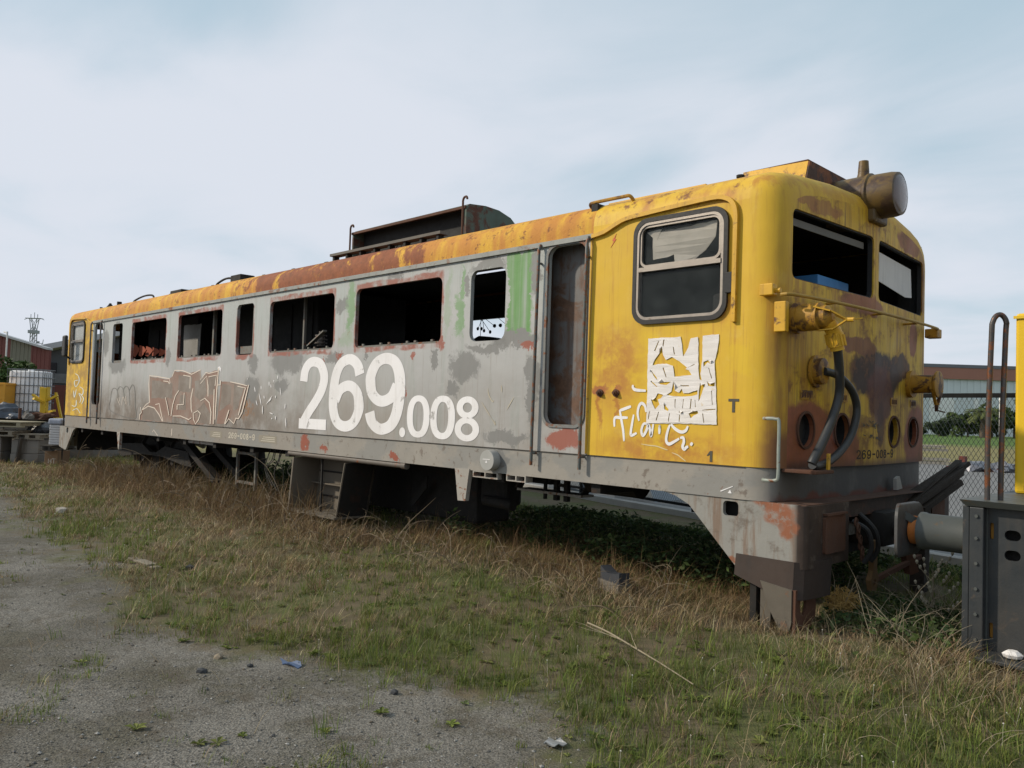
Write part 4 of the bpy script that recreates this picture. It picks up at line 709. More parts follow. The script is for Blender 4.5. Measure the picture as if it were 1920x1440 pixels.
# ------------------------------------------------------------------ front fittings
obj('blackout_lining', MB().box((-.24,2.925,1.4),(-.03,2.94,3.36)), BLACK, loco)  # black strip added behind the windscreen to keep the inside dark
fh_ = obj('front_handrail', MB().tube(cr([(.02,-.015,2.515),(.10,.05,2.515),(.15,.7,2.525),(.165,1.5,2.535),(.15,2.3,2.545),(.10,3.02,2.555),(.02,3.09,2.56)], 5), .0135, 8), mk('dull_yellow_rail_paint', (.36,.22,.035), .6, .3, 8, dirt=.4, dirtcol=(.16,.09,.03)), loco, True)
for y in (.7,1.5,2.3): obj('rail_bracket', MB().cyl((bulge(y)+.0,y,2.53),(.155,y,2.533),.01,8), YELD, fh_)
obj('lamp_block', MB().bbox((-.135,-.045,2.515),(-.03,.03,2.60),.006).cyl((-.03,.0,2.55),(.01,.0,2.55),.018,8), YEL, loco)
obj('lamp_block', MB().bbox((-.02,3.02,2.47),(.10,3.15,2.56),.01), YELD, loco)
obj('socket_bracket', MB().bbox((-.04,.0,2.25),(.05,.055,2.47),.006), YEL, loco)
sk = obj('jumper_socket', MB().lathe([(0,.115),(.035,.115),(.036,.098),(.06,.10),(.17,.098),(.175,.104),(.19,.104),(.19,.09)], 'x', (.03,.20,2.365), 26), YELD, loco, True)
cg = MB(); tip = Vector((.40,.22,2.335))
for a in (20, 140, 265):
    q = Vector((.20,.20+.1*math.cos(math.radians(a)),2.365+.1*math.sin(math.radians(a)))); mid = q.lerp(tip,.55)+Vector((0,.03*math.cos(math.radians(a)),.03*math.sin(math.radians(a))))
    cg.bar(q, mid, .038, .010); cg.bar(mid, tip, .032, .010)
cg.cyl(tip, tip+Vector((.05,0,-.002)), .016, 8).bar(tip+Vector((.04,0,0)), tip+Vector((.08,.05,.01)), .03, .01)
obj('socket_cage', cg, YEL, sk); obj('socket_core', MB().lathe([(0,.085),(.06,.08),(.1,.03)], 'x', (.21,.20,2.365), 18), YELD, sk, True)
pl = obj('jumper_plug', MB().tube(cr([(.24,.21,2.34),(.27,.25,2.30),(.285,.29,2.24)], 4), .055, 14).cyl((.282,.285,2.25),(.29,.31,2.16),.062,14).cyl((.29,.31,2.16),(.293,.318,2.13),.05,14), YEL, loco, True)
rib = MB()
for i in range(12):
    a = 2*math.pi*i/12; rib.bar((.282+.062*math.cos(a),.288+.062*math.sin(a),2.24),(.29+.062*math.cos(a),.31+.062*math.sin(a),2.165),.012)
obj('plug_grip', rib, YEL, pl)
HOSE = mk('scuffed_black_hose', (.028,.030,.032), .5, .3, 14, spec=.45)
obj('jumper_hose', MB().tube(cr([(.292,.315,2.15),(.28,.38,2.02),(.25,.46,1.82),(.23,.38,1.62),(.21,.27,1.45),(.20,.185,1.355),(.19,.16,1.31)], 7), .033, 14), HOSE, loco, True)
obj('jumper_hose', MB().tube(cr([(.10,.53,1.995),(.14,.70,1.965),(.16,.90,1.86),(.165,.985,1.71),(.165,.89,1.52),(.165,.68,1.385),(.17,.45,1.31),(.18,.26,1.29),(.19,.17,1.30)], 7), .030, 14), HOSE, loco, True)
obj('hose_clip', MB().plate([(.36,1.24),(.395,1.24),(.40,1.38),(.365,1.38)], [], .205, .22, FRONT), YEL, loco)
obj('hose_rest', MB().bbox((-.02,.12,1.235),(.24,.42,1.262),.006), RUSTY, loco)
obj('jumper_socket', MB().lathe([(0,.125),(.02,.125),(.021,.10),(.07,.10),(.075,.085),(.076,.05)], 'x', (bulge(.55)+.001,.55,1.995), 24), YELD, loco, True)
s3 = obj('jumper_socket', MB().lathe([(0,.125),(.04,.125),(.041,.085),(.06,.085),(.22,.083)], 'x', (bulge(2.5)+.001,2.5,1.99), 24), YELD, loco, True)
obj('socket_lid', MB().lathe([(0,.112),(.008,.122),(.024,.122),(.03,.10)], 'x', (.262,2.50,1.988), 26), YELD, s3, True)
obj('lid_strap', MB().bar((.25,2.42,1.96),(.27,2.47,1.80),.03,.012).bar((.28,2.58,1.93),(.275,2.49,1.80),.03,.012).bar((.25,2.42,2.0),(.25,2.42,1.94),.03,.03), YELD, s3)
obj('lid_screw', MB().cyl((.272,2.48,1.80),(.272,2.48,1.74),.016,8).cyl((.272,2.48,1.775),(.272,2.48,1.77),.035,10).bar((.272,2.47,1.752),(.30,2.62,1.735),.01), RUSTY, s3)
for y in (.42,.98,2.06,2.62):
    tg_ = obj('lettered_plate', MB().plate(rr(y-.09,y+.09,1.775,1.845,.008,2), [], 0, .006, lambda u, v, w: (bulge(u)+w, u, v)), YELD, loco)
    for j in range(4): obj('plate_glyph', MB().plate([(y-.07+.037*j,1.79),(y-.05+.037*j,1.79),(y-.047+.037*j,1.83),(y-.066+.037*j,1.83)], [], .006, .009, lambda u, v, w: (bulge(u)+w, u, v)), RUSTY, tg_)
FRB = lambda u, v, w: (bulge(u)+w, u, v)
word('front_digit', '269-008-9', 1.24, 1.315, .075, .093, .26, .16, mk('worn_black_lettering', (.055,.035,.022), .7, .5, 12), FRB, .002)
sc = MB()
rnd = random.Random(4)
for i in range(26): 
    y, z = 1.52+rnd.gauss(0,.09), 1.545+rnd.choice((.05,-.05))+rnd.gauss(0,.012); sc.ribbon([(y,z),(y+rnd.uniform(.01,.04),z+rnd.uniform(-.02,.02)),(y+rnd.uniform(.03,.06),z+rnd.uniform(-.02,.02))], .008, .008, .002+.0002*i, FRB)
obj('scribbled_mark', sc, DARKMARK, loco)['kind'] = 'stuff'
obj('corner_handrail', MB().tube(cr([(-.10,.0,1.622),(-.06,-.05,1.622),(.02,-.055,1.62),(.045,-.055,1.595),(.045,-.055,1.4),(.045,-.055,1.22),(.025,-.055,1.185),(-.06,-.055,1.18),(-.10,.005,1.18)], 4), .0125, 8), mk('chipped_grey_green_rail', (.25,.28,.25), .5, .35, 12, rust=.35), loco, True)
obj('small_wedge_light', MB().bbox((-.43,-.03,2.56),(-.37,.0,2.72),.006), RUBBER, loco)
# front windscreens: blinds, cab desk
BL = mk('grey_roller_blind', (.15,.145,.135), .8, .15, 5, streak=.3)
obj('roller_blind', MB().plate([(.22,3.09),(1.46,3.09),(1.46,3.145),(.22,3.145)], [], -.07, -.08, FRB), BL, loco)
obj('roller_blind', MB().plate([(1.65,3.13),(2.74,3.11),(2.78,2.84),(2.58,2.82),(1.65,2.88)], [], -.07, -.075, FRB), mk('white_plastic_blind', (.55,.53,.51), .7, .12, 4, streak=.3), loco)
obj('driving_desk', MB().bbox((-.65,.15,1.35),(-.05,2.85,2.60),.03), BLACK, loco)
tag(obj('blue_box', MB().bbox((-.46,1.05,2.602),(-.20,1.66,2.84),.01), mk('blue_plastic_box', (.06,.22,.48), .5, .15), None), 'blue box on the driving desk behind the left windscreen', 'box')
# ------------------------------------------------------------------ roof equipment
lp = obj('headlight', MB().lathe([(-.55,.06),(-.46,.15),(-.34,.19),(-.05,.195),(-.04,.207),(-.02,.207),(-.01,.19),(.15,.188),(.20,.178),(.205,.16)], 'x', (.075,1.52,3.535), 30), OLIVE, loco, True)
obj('headlight_lens', MB().lathe([(.204,.158),(.215,.13),(.222,.06),(.224,.01)], 'x', (.075,1.52,3.535), 26), mk('sooted_lamp_glass', (.085,.052,.045), .16, .3, 7, spec=.6), lp, True)
obj('headlight_vent', MB().cyl((-.03,1.52,3.70),(-.03,1.52,3.77),.06,14,.045).cyl((-.03,1.52,3.77),(-.03,1.52,3.865),.047,14,.04), OLIVE, lp, True)
obj('headlight_foot', MB().bbox((-.30,1.38,3.3),(.13,1.66,3.42),.02), OLIVE, lp); obj('headlight_clip', MB().bbox((-.03,1.63,3.66),(.03,1.70,3.74),.01), OLIVE, lp)
vb = MB().add([(-.88,.9,3.5),(-.28,.9,3.5),(-.28,2.1,3.5),(-.88,2.1,3.5),(-.88,1.0,3.81),(-.28,1.0,3.795),(-.28,2.0,3.795),(-.88,2.0,3.81)], [(0,3,2,1),(4,5,6,7),(0,1,5,4),(1,2,6,5),(2,3,7,6),(3,0,4,7)])
vbo = obj('roof_box', vb, YEL, loco)
obj('roof_box_front', MB().plate([(.905,3.5),(2.095,3.5),(2.0,3.79),(1.0,3.79)], [], -.279, -.265, FRONT), mk('burnt_rusty_panel', (.06,.035,.028), .8, .6, 4, rust=.5), vbo)
obj('roof_box_lid', MB().box((-.875,1.02,3.806),(-.29,1.98,3.816)), RUSTY, vbo)
HD = lambda u, v, w: (w, u, v)
arch = [(.70,3.54),(.70,3.99),(.75,4.03),(1.0,4.055),(1.22,4.045),(1.42,3.99),(1.60,3.86),(1.74,3.56)]
hd = obj('roof_hood', MB().plate(arch, [], -4.30, -4.27, HD), HOODM, loco, label='rusty green arched end of the roof hood')
mb = MB(); k = len(arch)
a2 = arch[1:]
mb.add([(x, y, z) for x in (-6.60,-4.30) for y, z in a2]+[(x, y, z-.02) for x in (-6.60,-4.30) for y, z in a2], [(j, j+1, len(a2)+j+1, len(a2)+j) for j in range(len(a2)-1)]+[(2*len(a2)+j, 3*len(a2)+j, 3*len(a2)+j+1, 2*len(a2)+j+1) for j in range(len(a2)-1)])
obj('hood_cover', mb, HOODM, hd, True)
obj('hood_dark_plate', MB().box((-6.58,.86,3.5),(-4.33,.88,4.02)), BLACK, hd); obj('hood_end', MB().plate(arch, [], -6.63, -6.60, HD), HOODM, hd)  # black plate added to stand for the dark inside of the hood
obj('hood_edge', MB().bar((-6.63,.70,3.985),(-4.28,.70,3.985),.03,.03), RUSTY, hd)
for x in (-5.78,-4.98): obj('hood_strut', MB().bar((x,.74,3.55),(x+.05,.9,3.92),.012), UNDER, hd)
for x in (-6.62,-4.29):
    obj('hood_hook', MB().tube(cr([(x,.66,3.56),(x,.66,3.99),(x,.66,4.05),(x+.02,.66,4.085),(x+.06,.66,4.09),(x+.075,.66,4.06)], 4), .013, 8), RUSTY, hd, True)
wk = obj('roof_walkway', MB().box((-6.60,.34,3.612),(-4.30,.46,3.645)), mk('weathered_walkway_plank', (.13,.12,.105), .8, .3, 4), loco)
for i in range(8): x = -6.54+.31*i; obj('walkway_leg', MB().box((x-.02,.36,3.53),(x+.02,.44,3.612)), UNDER, wk)
pp_ = obj('roof_conduit', MB().tube([(-13.0,.6,3.575),(-12.6,.6,3.60),(-6.9,.6,3.60)], .02, 8), UNDER, loco, True)
for i in range(7): obj('conduit_clip', MB().bbox((-12.5+.9*i,.56,3.565),(-12.42+.9*i,.64,3.63),.005), UNDER, pp_)
for i, (a, b) in enumerate(((-14.4,-13.3), (-10.6,-9.9))):
    obj('roof_hoop', MB().tube(cr([(a,.6,3.56),(a+.05,.6,3.64),((a+b)/2,.6,3.70),(b-.1,.6,3.68),(b,.6,3.58)], 5), .018, 8), UNDER, loco, True)
obj('roof_fitting', MB().lathe([(0,.09),(.05,.08),(.12,.03),(.14,.02)], 'z', (-15.75,.6,3.56), 12), UNDER, loco, True)
obj('roof_fitting', MB().cyl((-15.2,.6,3.56),(-15.2,.6,3.69),.05,10), UNDER, loco, True); obj('roof_fitting', MB().cyl((-16.0,.5,3.54),(-16.0,.5,3.62),.03,8), UNDER, loco, True)
obj('roof_fitting', MB().bbox((-9.85,.5,3.58),(-9.5,.75,3.70),.01), UNDER, loco); obj('roof_fitting', MB().bbox((-12.3,.5,3.58),(-11.8,.7,3.66),.02), UNDER, loco)
obj('roof_fitting', MB().cyl((-.62,.5,3.54),(-.62,.5,3.60),.025,8).cyl((-.62,.5,3.6),(-.62,.5,3.62),.035,8), UNDER, loco, True)
obj('roof_fitting', MB().box((-2.0,.5,3.55),(-.95,.9,3.61)), YEL, loco)
obj('roof_grab_rail', MB().tube(cr([(-1.86,.12,3.45),(-1.86,.07,3.485),(-1.80,.065,3.497),(-1.5,.065,3.497),(-1.42,.065,3.492),(-1.40,.10,3.45)], 4), .016, 8), YELD, loco, True)
# mirror on the far cab
mr_ = obj('cab_mirror', MB().bbox((-16.15,-.20,2.50),(-15.95,-.13,2.95),.03), RUBBER, loco); obj('mirror_arm', MB().bar((-16.2,-.17,2.6),(-16.2,.0,2.45),.03).bar((-16.2,-.17,2.6),(-16.05,-.17,2.6),.03), RUBBER, mr_)
# ------------------------------------------------------------------ support stand under the near end
st = thing('support_stand', 'rusty steel stand with a curved plate holding up the near end of the locomotive', 'stand', (-.03,.1,.05))
o_ = (-.03,.1,.05)
def rel(mb, o): mb.v = [(x-o[0], y-o[1], z-o[2]) for x, y, z in mb.v]; return mb
obj('upright', rel(MB().box((-.20,.03,.02),(-.15,.35,.52)), o_), UNDER, st); obj('upright', rel(MB().box((-.10,.0,.02),(-.02,.04,.46)), o_), mk('pale_worn_stand_steel', (.11,.095,.075), .7, .3, 5, rust=.3), st)
obj('curved_plate', rel(MB().plate([(-.09,.46),(.15,.43),(.15,.2),(.13,.12),(.05,.16),(-.02,.28),(-.05,.36)], [], -.03, -.015), o_), _mc['pale_worn_stand_steel'], st)
obj('end_plate', rel(MB().plate([(-.02,.43),(.30,.43),(.30,.22),(.2,.12),(-.02,.12)], [circ(.10,.32,.05,14,.08)], .152, .175, FRONT), o_), RUSTY, st)
obj('base_block', rel(MB().bbox((-.25,.05,-.05),(.2,.6,.12),.02), o_), UNDER, st)
# ------------------------------------------------------------------ ground
def sst(v, a, b): t = np.clip((v-a)/(b-a), 0, 1); return t*t*(3-2*t)
def wav(x, y): return np.sin(1.7*x+.6*y)*.5+np.sin(.9*x-1.9*y+1.3)*.35+np.sin(3.1*x+2.7*y+.4)*.2+np.sin(5.3*y-4.1*x)*.12
def gz(x, y):
    x = np.asarray(x, float); y = np.asarray(y, float)
    h = .12*sst(y, -2.4, -.4)*(1-sst(y, 3.2, 4.6))*sst(x, -30, -19)
    return h+.018*wav(x, y)*np.exp(-np.maximum(0, np.hypot(x, y)-25)/10)
def patchn(x, y, s=1.0, o=0.0):
    x = x*s+o; y = y*s-o
    return (np.sin(x*1.3+2*np.sin(y*.9+o))+np.sin(y*1.7+1.6*np.sin(x*1.1+1+o))+.6*np.sin(3.1*x-2.3*y)+.5*np.sin(4.7*y+3.3*x+o))/3.1
def gravel(x, y):                         # 1 on the gravel, 0 on the grass
    edge = -2.62+.95*sst(-x, 7, 15)-.5*np.exp(-((x+3.4)/1.3)**2)+.55*np.exp(-((x+.35)/.7)**2)+.16*patchn(x, y, 2.2)
    return sst(edge-y, -.22, .28)*(1-sst(x, .25+.15*patchn(x, y, 3.), .85))
rings = [.4*1.13**i for i in range(78)]; NS = 160
vs = [(CAM.x, CAM.y, 0)]; 
for r in rings:
    a = np.arange(NS)*2*np.pi/NS; X = CAM.x+r*np.cos(a); Y = CAM.y+r*np.sin(a); vs += list(zip(X, Y, gz(X, Y)))
fs = [(0, 1+j, 1+(j+1) % NS) for j in range(NS)]+[(1+i*NS+j, 1+(i+1)*NS+j, 1+(i+1)*NS+(j+1) % NS, 1+i*NS+(j+1) % NS) for i in range(len(rings)-1) for j in range(NS)]
def m_ground():
    n = NT('yard_soil_and_gravel')
    wn_ = n.noise(1.9, 8, .72); wv = n.math('MULTIPLY_ADD', wn_, 3.0, -1.5)
    e1 = n.math('ADD', n.math('SUBTRACT', -2.62, n.y), wv)
    ex = n.math('POWER', 2.718, n.math('MULTIPLY', n.math('POWER', n.math('ABSOLUTE', n.math('MULTIPLY_ADD', n.x, 1/1.3, 3.4/1.3)), 2), -1))
    ex2 = n.math('POWER', 2.718, n.math('MULTIPLY', n.math('POWER', n.math('ABSOLUTE', n.math('MULTIPLY_ADD', n.x, 1/.7, .35/.7)), 2), -1))
    e1 = n.math('ADD', e1, n.mr(n.x, -7, -15, 0, .95)); e1 = n.math('ADD', n.math('MULTIPLY_ADD', ex, -.5, e1), n.math('MULTIPLY', ex2, .55))
    g = n.math('MULTIPLY', n.mr(e1, -.35, .4), n.mr(n.math('ADD', n.x, wv), .75, .35))
    vc = n.voro(120); vc2 = n.voro(26)
    grav = n.mix(n.mr(n.noise(.8, 5, .6), .35, .65), (.172,.161,.142), (.112,.103,.087)); grav = n.mix(n.mr(n.noise(1.6, 7, .72), .48, .62, 0, .55), grav, (.09,.082,.056)); grav = n.mix(n.mr(n.noise(.7, 6, .7), .56, .7, 0, .6), grav, (.21,.195,.17))
    vs_ = n.t.nodes.new('ShaderNodeSeparateColor'); n.t.links.new(vc, vs_.inputs[0]); grav = n.val(grav, vs_.outputs[0], .55, 1.45); grav = n.mix(n.mr(n.noise(3.3, 6, .7), .5, .66, 0, .6), grav, (.085,.07,.05))
    grav = n.mix(n.mr(n.noise(24, 4, .7), .66, .72, 0, .8), grav, (.30,.29,.27))
    soil = n.val((.125,.10,.062), n.noise(6, 6, .7), .5, 1.5); soil = n.mix(n.mr(n.noise(1.7, 5), .42, .6), soil, (.095,.10,.04))
    c = n.mix(g, soil, grav)
    # beyond the fence: dry strip, then green field
    d = n.vm('DOT_PRODUCT', n.vm('SUBTRACT', n.P, (CAM.x, CAM.y, 0)), (-.7117,.7025,0))
    dn = n.math('ADD', d, n.math('MULTIPLY_ADD', n.noise(.08, 5, .6), 40, -20))
    fld = n.mix(n.mr(dn, 62, 80), n.val((.20,.175,.075), n.noise(.7, 6, .7), .5, 1.5), n.val((.075,.125,.025), n.noise(.3, 6, .7), .7, 1.4))
    c = n.mix(n.mr(d, 26, 30), c, fld)
    h = n.math('ADD', n.math('MULTIPLY', n.noise(110, 4, .7), .5), n.math('MULTIPLY', n.voro(85, out='Distance'), .35))
    n.bump(n.math('MULTIPLY_ADD', n.noise(5, 5, .6), 1.6, h), .7, .02)
    return n.fin(c, .92, 0, .2)
struct('ground', MB().add(vs, fs), m_ground(), smooth=True)
U = Vector((.7030,.7112,0)); V = Vector((-.7112,.7030,0)); RY = math.atan2(.7112,.7030)
def yard(a, d, z=0): return Vector((CAM.x, CAM.y, 0))+U*a+V*d+Vector((0,0,z))
# paved yard beyond the fence
F0 = Vector((-13.5,8.15)); FD = Vector((5.09,-1.24)).normalized(); FN = Vector((-FD.y, FD.x))
def fpt(s, o=0, z=0): p = F0+FD*s+FN*o; return Vector((p.x, p.y, z))
def m_asph():
    n = NT('pale_worn_asphalt'); c = n.val((.17,.168,.165), n.noise(.5, 6, .65), .75, 1.2); c = n.mix(n.mr(n.noise(30, 4, .7), .55, .7, 0, .5), c, (.26,.255,.25))
    n.bump(n.noise(60, 4), .4, .01); return n.fin(c, .85, 0, .3)
mb = MB(); q = [fpt(-30,.12), fpt(45,.12), fpt(60,22), fpt(-40,24)]
mb.add([(p.x,p.y,.06) for p in q]+[(p.x,p.y,-.3) for p in q], [(0,1,2,3),(0,4,5,1),(1,5,6,2),(2,6,7,3),(3,7,4,0)]); struct('asphalt_yard', mb, m_asph())
mb = MB(); q = [fpt(-30,-.10), fpt(45,-.10), fpt(45,.10), fpt(-30,.10)]
mb.add([(p.x,p.y,.10) for p in q]+[(p.x,p.y,-.2) for p in q], [(0,1,2,3),(0,4,5,1),(1,5,6,2),(2,6,7,3),(3,7,4,0)]); struct('fence_kerb', mb, mk('pale_concrete_kerb', (.36,.35,.33), .85, .2, 3))
# ------------------------------------------------------------------ fence
BLK = mk('dark_fence_paint', (.010,.011,.012), .8, .2, 6, spec=.15); WIRE = mk('galvanised_wire', (.13,.135,.135), .45, .15, 6, metal=.5)
ang = math.atan2(FD.y, FD.x)
fe = thing('chain_link_fence', 'dark framed chain-link fence behind the locomotive', 'fence', fpt(0), ang)
FL = 22.0; FH = 1.95
for i in range(8): obj('fence_post', MB().bbox((i*3.1-.03,-.03,.09),(i*3.1+.03,.03,FH),.006), BLK, fe)
obj('top_rail', MB().box((0,-.032,FH),(FL,.032,FH+.05)), BLK, fe); obj('bottom_rail', MB().box((0,-.02,.17),(FL,.02,.215)), BLK, fe)
mb = MB(); hh = FH-.215; p_ = .056; sl = .62
n_ = int((FL+hh*sl)/p_)
for sgn in (1, -1):
    for i in range(n_):
        x0 = -hh*sl+i*p_; a = Vector((x0, .003*sgn, .215)); b = Vector((x0+hh*sl, .003*sgn, FH))
        if sgn < 0: a.x, b.x = b.x, a.x
        lo, hi = 0., 1.; dx = b.x-a.x
        t0 = (0-a.x)/dx; t1 = (FL-a.x)/dx; lo, hi = max(0, min(t0,t1)), min(1, max(t0,t1))
        if hi-lo < .02: continue
        mb.bar(a.lerp(b,lo), a.lerp(b,hi), .0034)
obj('chain_link_mesh', mb, WIRE, fe)
hp = fpt(13.02,-.3)
tag(obj('pipe_barrier', MB().tube(cr([(-1.3,0,0),(-1.3,0,.9),(-1.3,0,1.5),(-1.22,0,1.6),(-.6,0,1.615),(.1,0,1.60),(.24,0,1.52),(.27,0,1.3),(.27,0,.6),(.27,0,0)], 4), .028, 10).tube([(-1.3,0,1.02),(.27,0,1.03)], .02, 8), mk('grey_green_pipe', (.06,.07,.068), .5), smooth=True), 'bent grey pipe barrier in front of the chain-link fence', 'barrier').location = hp
bpy.data.objects['pipe_barrier'].rotation_euler = (0,0,ang)
# concrete barriers beyond the fence, seen under the body
BAR = mk('blue_grey_barrier_concrete', (.22,.25,.28), .8, .15, 3)
for i, (s, o, h) in enumerate(((5.3,.9,.95), (7.0,1.3,.8))):
    ob = obj('concrete_barrier', MB().plate([(-.45,0),(.45,0),(.28,.35),(.18,h),(-.18,h),(-.28,.35)], [], -.9, .9, lambda u, v, w: (u, w, v)), BAR)
    ob.location = fpt(s, o, .06); ob.rotation_euler = (0,0,ang+.3); tag(ob, ('taller' if i == 0 else 'shorter')+' blue-grey concrete barrier behind the fence, seen under the locomotive', 'barrier', 'concrete barriers beyond the fence')
# ------------------------------------------------------------------ track machine at the right edge
GP = mk('chipped_dark_blue_grey_paint', (.028,.033,.037), .45, .35, 5, rust=.2, rustcol=(.06,.05,.042), streak=.5, dirtcol=(.055,.048,.04), spec=.45, dirt=.4)
GP2 = mk('worn_grey_green_paint', (.075,.082,.078), .5, .25, 6, rust=.25, rustcol=(.10,.075,.05)); ORG = mk('orange_buffer_ring', (.50,.16,.03), .5, .3, 8, dirt=.4)
TO = (1.2,1.5,.05)
tm = thing('track_machine', 'dark grey end of a track machine with round buffer and tall hoop handrail', 'vehicle', TO)
T = lambda mb: rel(mb, TO)
obj('end_plate', T(MB().bbox((1.12,.34,.19),(1.16,2.66,1.10),.005)), GP, tm); obj('corner_post', T(MB().bbox((1.163,.33,.19),(1.245,.43,1.095),.006)), GP, tm)
obj('corner_cap', T(MB().add([(1.11,.30,1.14),(2.4,.30,1.14),(2.4,2.7,1.14),(1.11,2.7,1.14),(1.14,.33,1.10),(2.4,.33,1.10),(2.4,2.66,1.10),(1.14,2.66,1.10)], [(0,1,2,3),(7,6,5,4),(0,4,5,1),(1,5,6,2),(2,6,7,3),(3,7,4,0)])), GP2, tm)
sp_ = obj('side_plate', T(MB().plate([(1.246,.19),(2.4,.19),(2.4,1.095),(1.246,1.095)], [rr(1.262,1.285,.895,1.0,.011,4), rr(1.262,1.285,.27,.37,.011,4), rr(1.345,1.435,.90,.965,.032,5), rr(1.345,1.435,.775,.84,.032,5)], .40, .425)), GP, tm)
obj('slot_backing', T(MB().box((1.25,.43,.25),(1.30,.44,1.02))), mk('ochre_slot_paint', (.42,.20,.03), .6, .3), sp_); obj('hole_backing', T(MB().box((1.33,.47,.7),(1.6,.48,1.0))), UNDER, sp_)
obj('step_board', T(MB().bbox((1.246,.16,.17),(2.4,.40,.195),.005)), GP, tm); obj('step_bracket', T(MB().plate([(1.17,.19),(1.9,.19),(1.6,-.04),(1.3,-.04)], [], .30, .34)), UNDER, tm)
for z in (.26,.42,.58,.74,.90,1.04): obj('bolt_head', T(MB().cyl((1.205,.33,z),(1.205,.318,z),.011,6)), GP2, tm)
for x in (1.5,1.7,1.9): obj('bolt_head', T(MB().cyl((x,.40,1.05),(x,.388,1.05),.012,6)), GP2, tm)
obj('weld_seam', T(MB().tube([(1.246,.398,.2),(1.248,.398,.5),(1.246,.398,.8),(1.247,.398,1.09)], .006, 5)), GP2, tm)
bf = obj('buffer_barrel', T(MB().lathe([(0,.123),(-.30,.123),(-.31,.13),(-.335,.13),(-.335,.1)], 'x', (1.12,.60,.875), 28)), GP2, tm, True)
obj('buffer_plunger', T(MB().lathe([(0,.098),(-.06,.098),(-.061,.075),(-.12,.08)], 'x', (.785,.60,.875), 24)), ORG, bf, True)
pth = [(.70,.33),(.675,.42),(.66,.52),(.655,.60),(.66,.68),(.675,.78),(.70,.87)]
mbp = MB(); pr = rr(.345,.855,.69,1.06,.10,6)
mbp.plate(pr, [], 0, .02, lambda u, v, w: (.655+.6*(u-.60)**2+.2*(v-.875)**2+w, u, v)); obj('buffer_plate', T(mbp), mk('worn_buffer_steel', (.075,.075,.075), .5, .3, 7, rust=.4, rustcol=(.07,.045,.035)), bf, True)
obj('buffer_gusset', T(MB().bar((.70,.48,.99),(.78,.56,.93),.01,.05).bar((.70,.72,.76),(.78,.64,.82),.01,.05)), GP2, bf)
obj('hoop_handrail', T(MB().tube(cr([(1.235,.44,1.13),(1.235,.44,1.6),(1.25,.44,2.2),(1.255,.445,2.29),(1.275,.46,2.335),(1.30,.48,2.335),(1.32,.495,2.29),(1.315,.50,2.2),(1.30,.50,1.6),(1.295,.50,1.13)], 5), .0165, 10)), mk('bare_brown_grey_rail', (.07,.063,.06), .45, .4, 10, rust=.5, metal=.3), tm, True)
obj('cab_wall', T(MB().bbox((1.19,1.25,1.14),(3.2,2.6,2.44),.02)), YEL if False else mk('clean_yellow_paint', (.72,.47,.02), .45, .12, 4), tm); obj('cab_wall_trim', T(MB().box((1.18,1.235,2.40),(3.2,1.248,2.42))), _mc['clean_yellow_paint'], tm)
obj('top_hump', T(MB().bbox((1.3,1.0,1.14),(1.55,1.2,1.25),.04)), UNDER, tm)
wh = MB().lathe([(0,.1),(0,.4),(.1,.42),(.1,.1)], 'y', (2.3,.75,.44), 24); obj('wheel', T(wh), UNDER, tm, True)
tag(obj('crumpled_paper', MB().lathe([(0,.02),(.01,.05),(.03,.06),(.05,.03)], 'z', (0,0,0), 7), PAPER), 'crumpled white paper scrap lying on the step of the track machine', 'litter').location = (1.42,.30,.195)
# charred timber sticking up behind the buffer
cb_ = thing('charred_timber', 'charred black timber beam sticking up beside the front of the locomotive', 'timber', (.16,2.3,.02))
CH = mk('charred_wood', (.032,.024,.018), .85, .4, 8, bump=.8)
for i, (a, b, w, h) in enumerate((((.16,2.05,.90),(.26,3.05,1.19),.15,.07), ((.10,2.1,.84),(.32,3.20,1.255),.08,.04), ((.24,2.2,.86),(.32,2.95,1.10),.09,.05), ((.20,2.15,.93),(.27,3.12,1.265),.05,.03), ((.13,2.3,.80),(.28,2.85,1.02),.06,.04))):
    mb = MB().bar(a, b, w, h); mb.v = [(x+random.uniform(-.012,.012), y+random.uniform(-.04,.04), z+random.uniform(-.012,.012)) for x, y, z in mb.v]; obj('plank', rel(mb, (.16,2.3,.02)), CH, cb_)
obj('prop', rel(MB().bar((.2,2.3,.06),(.2,2.35,.9),.12), (.16,2.3,.02)), CH, cb_)
# ------------------------------------------------------------------ trees and far buildings
def leafmat(name, col): 
    n = NT(name); c = n.val(col, n.noise(1.1, 5, .6), .5, 1.6); n.fin(c, .7, 0, .25)
    n.b.inputs['Transmission Weight'].default_value = 0; return n.m
LEAF = leafmat('hedge_leaves', (.055,.085,.022)); LEAFD = leafmat('dark_bush_leaves', (.03,.045,.02)); BARK = mk('grey_bark', (.10,.08,.06), .9)
def crown_mesh(name, R, n, leaf, seed, blobs=14, mat=LEAF):
    r = np.random.default_rng(seed); C = r.normal(0, .42, (blobs,3))*np.array(R); C[:,2] *= .9; S = r.uniform(.28,.5,blobs)
    k = r.integers(0, blobs, n); dv = r.normal(0,1,(n,3)); dv /= np.linalg.norm(dv,axis=1)[:,None]
    P = C[k]+dv*(S[k]*r.uniform(.55,1.,n)**.5)[:,None]*np.array(R)
    a = r.normal(0,1,(n,3)); a /= np.linalg.norm(a,axis=1)[:,None]; b = np.cross(a, r.normal(0,1,(n,3))); b /= np.linalg.norm(b,axis=1)[:,None]
    L = leaf*r.uniform(.6,1.3,(n,1)); v = np.stack([P-a*L, P+b*L*.5, P+a*L, P-b*L*.5],1).reshape(-1,3)
    me = bpy.data.meshes.new(name); me.from_pydata(v.tolist(), [], np.arange(4*n).reshape(-1,4).tolist()); me.materials.append(mat); return me
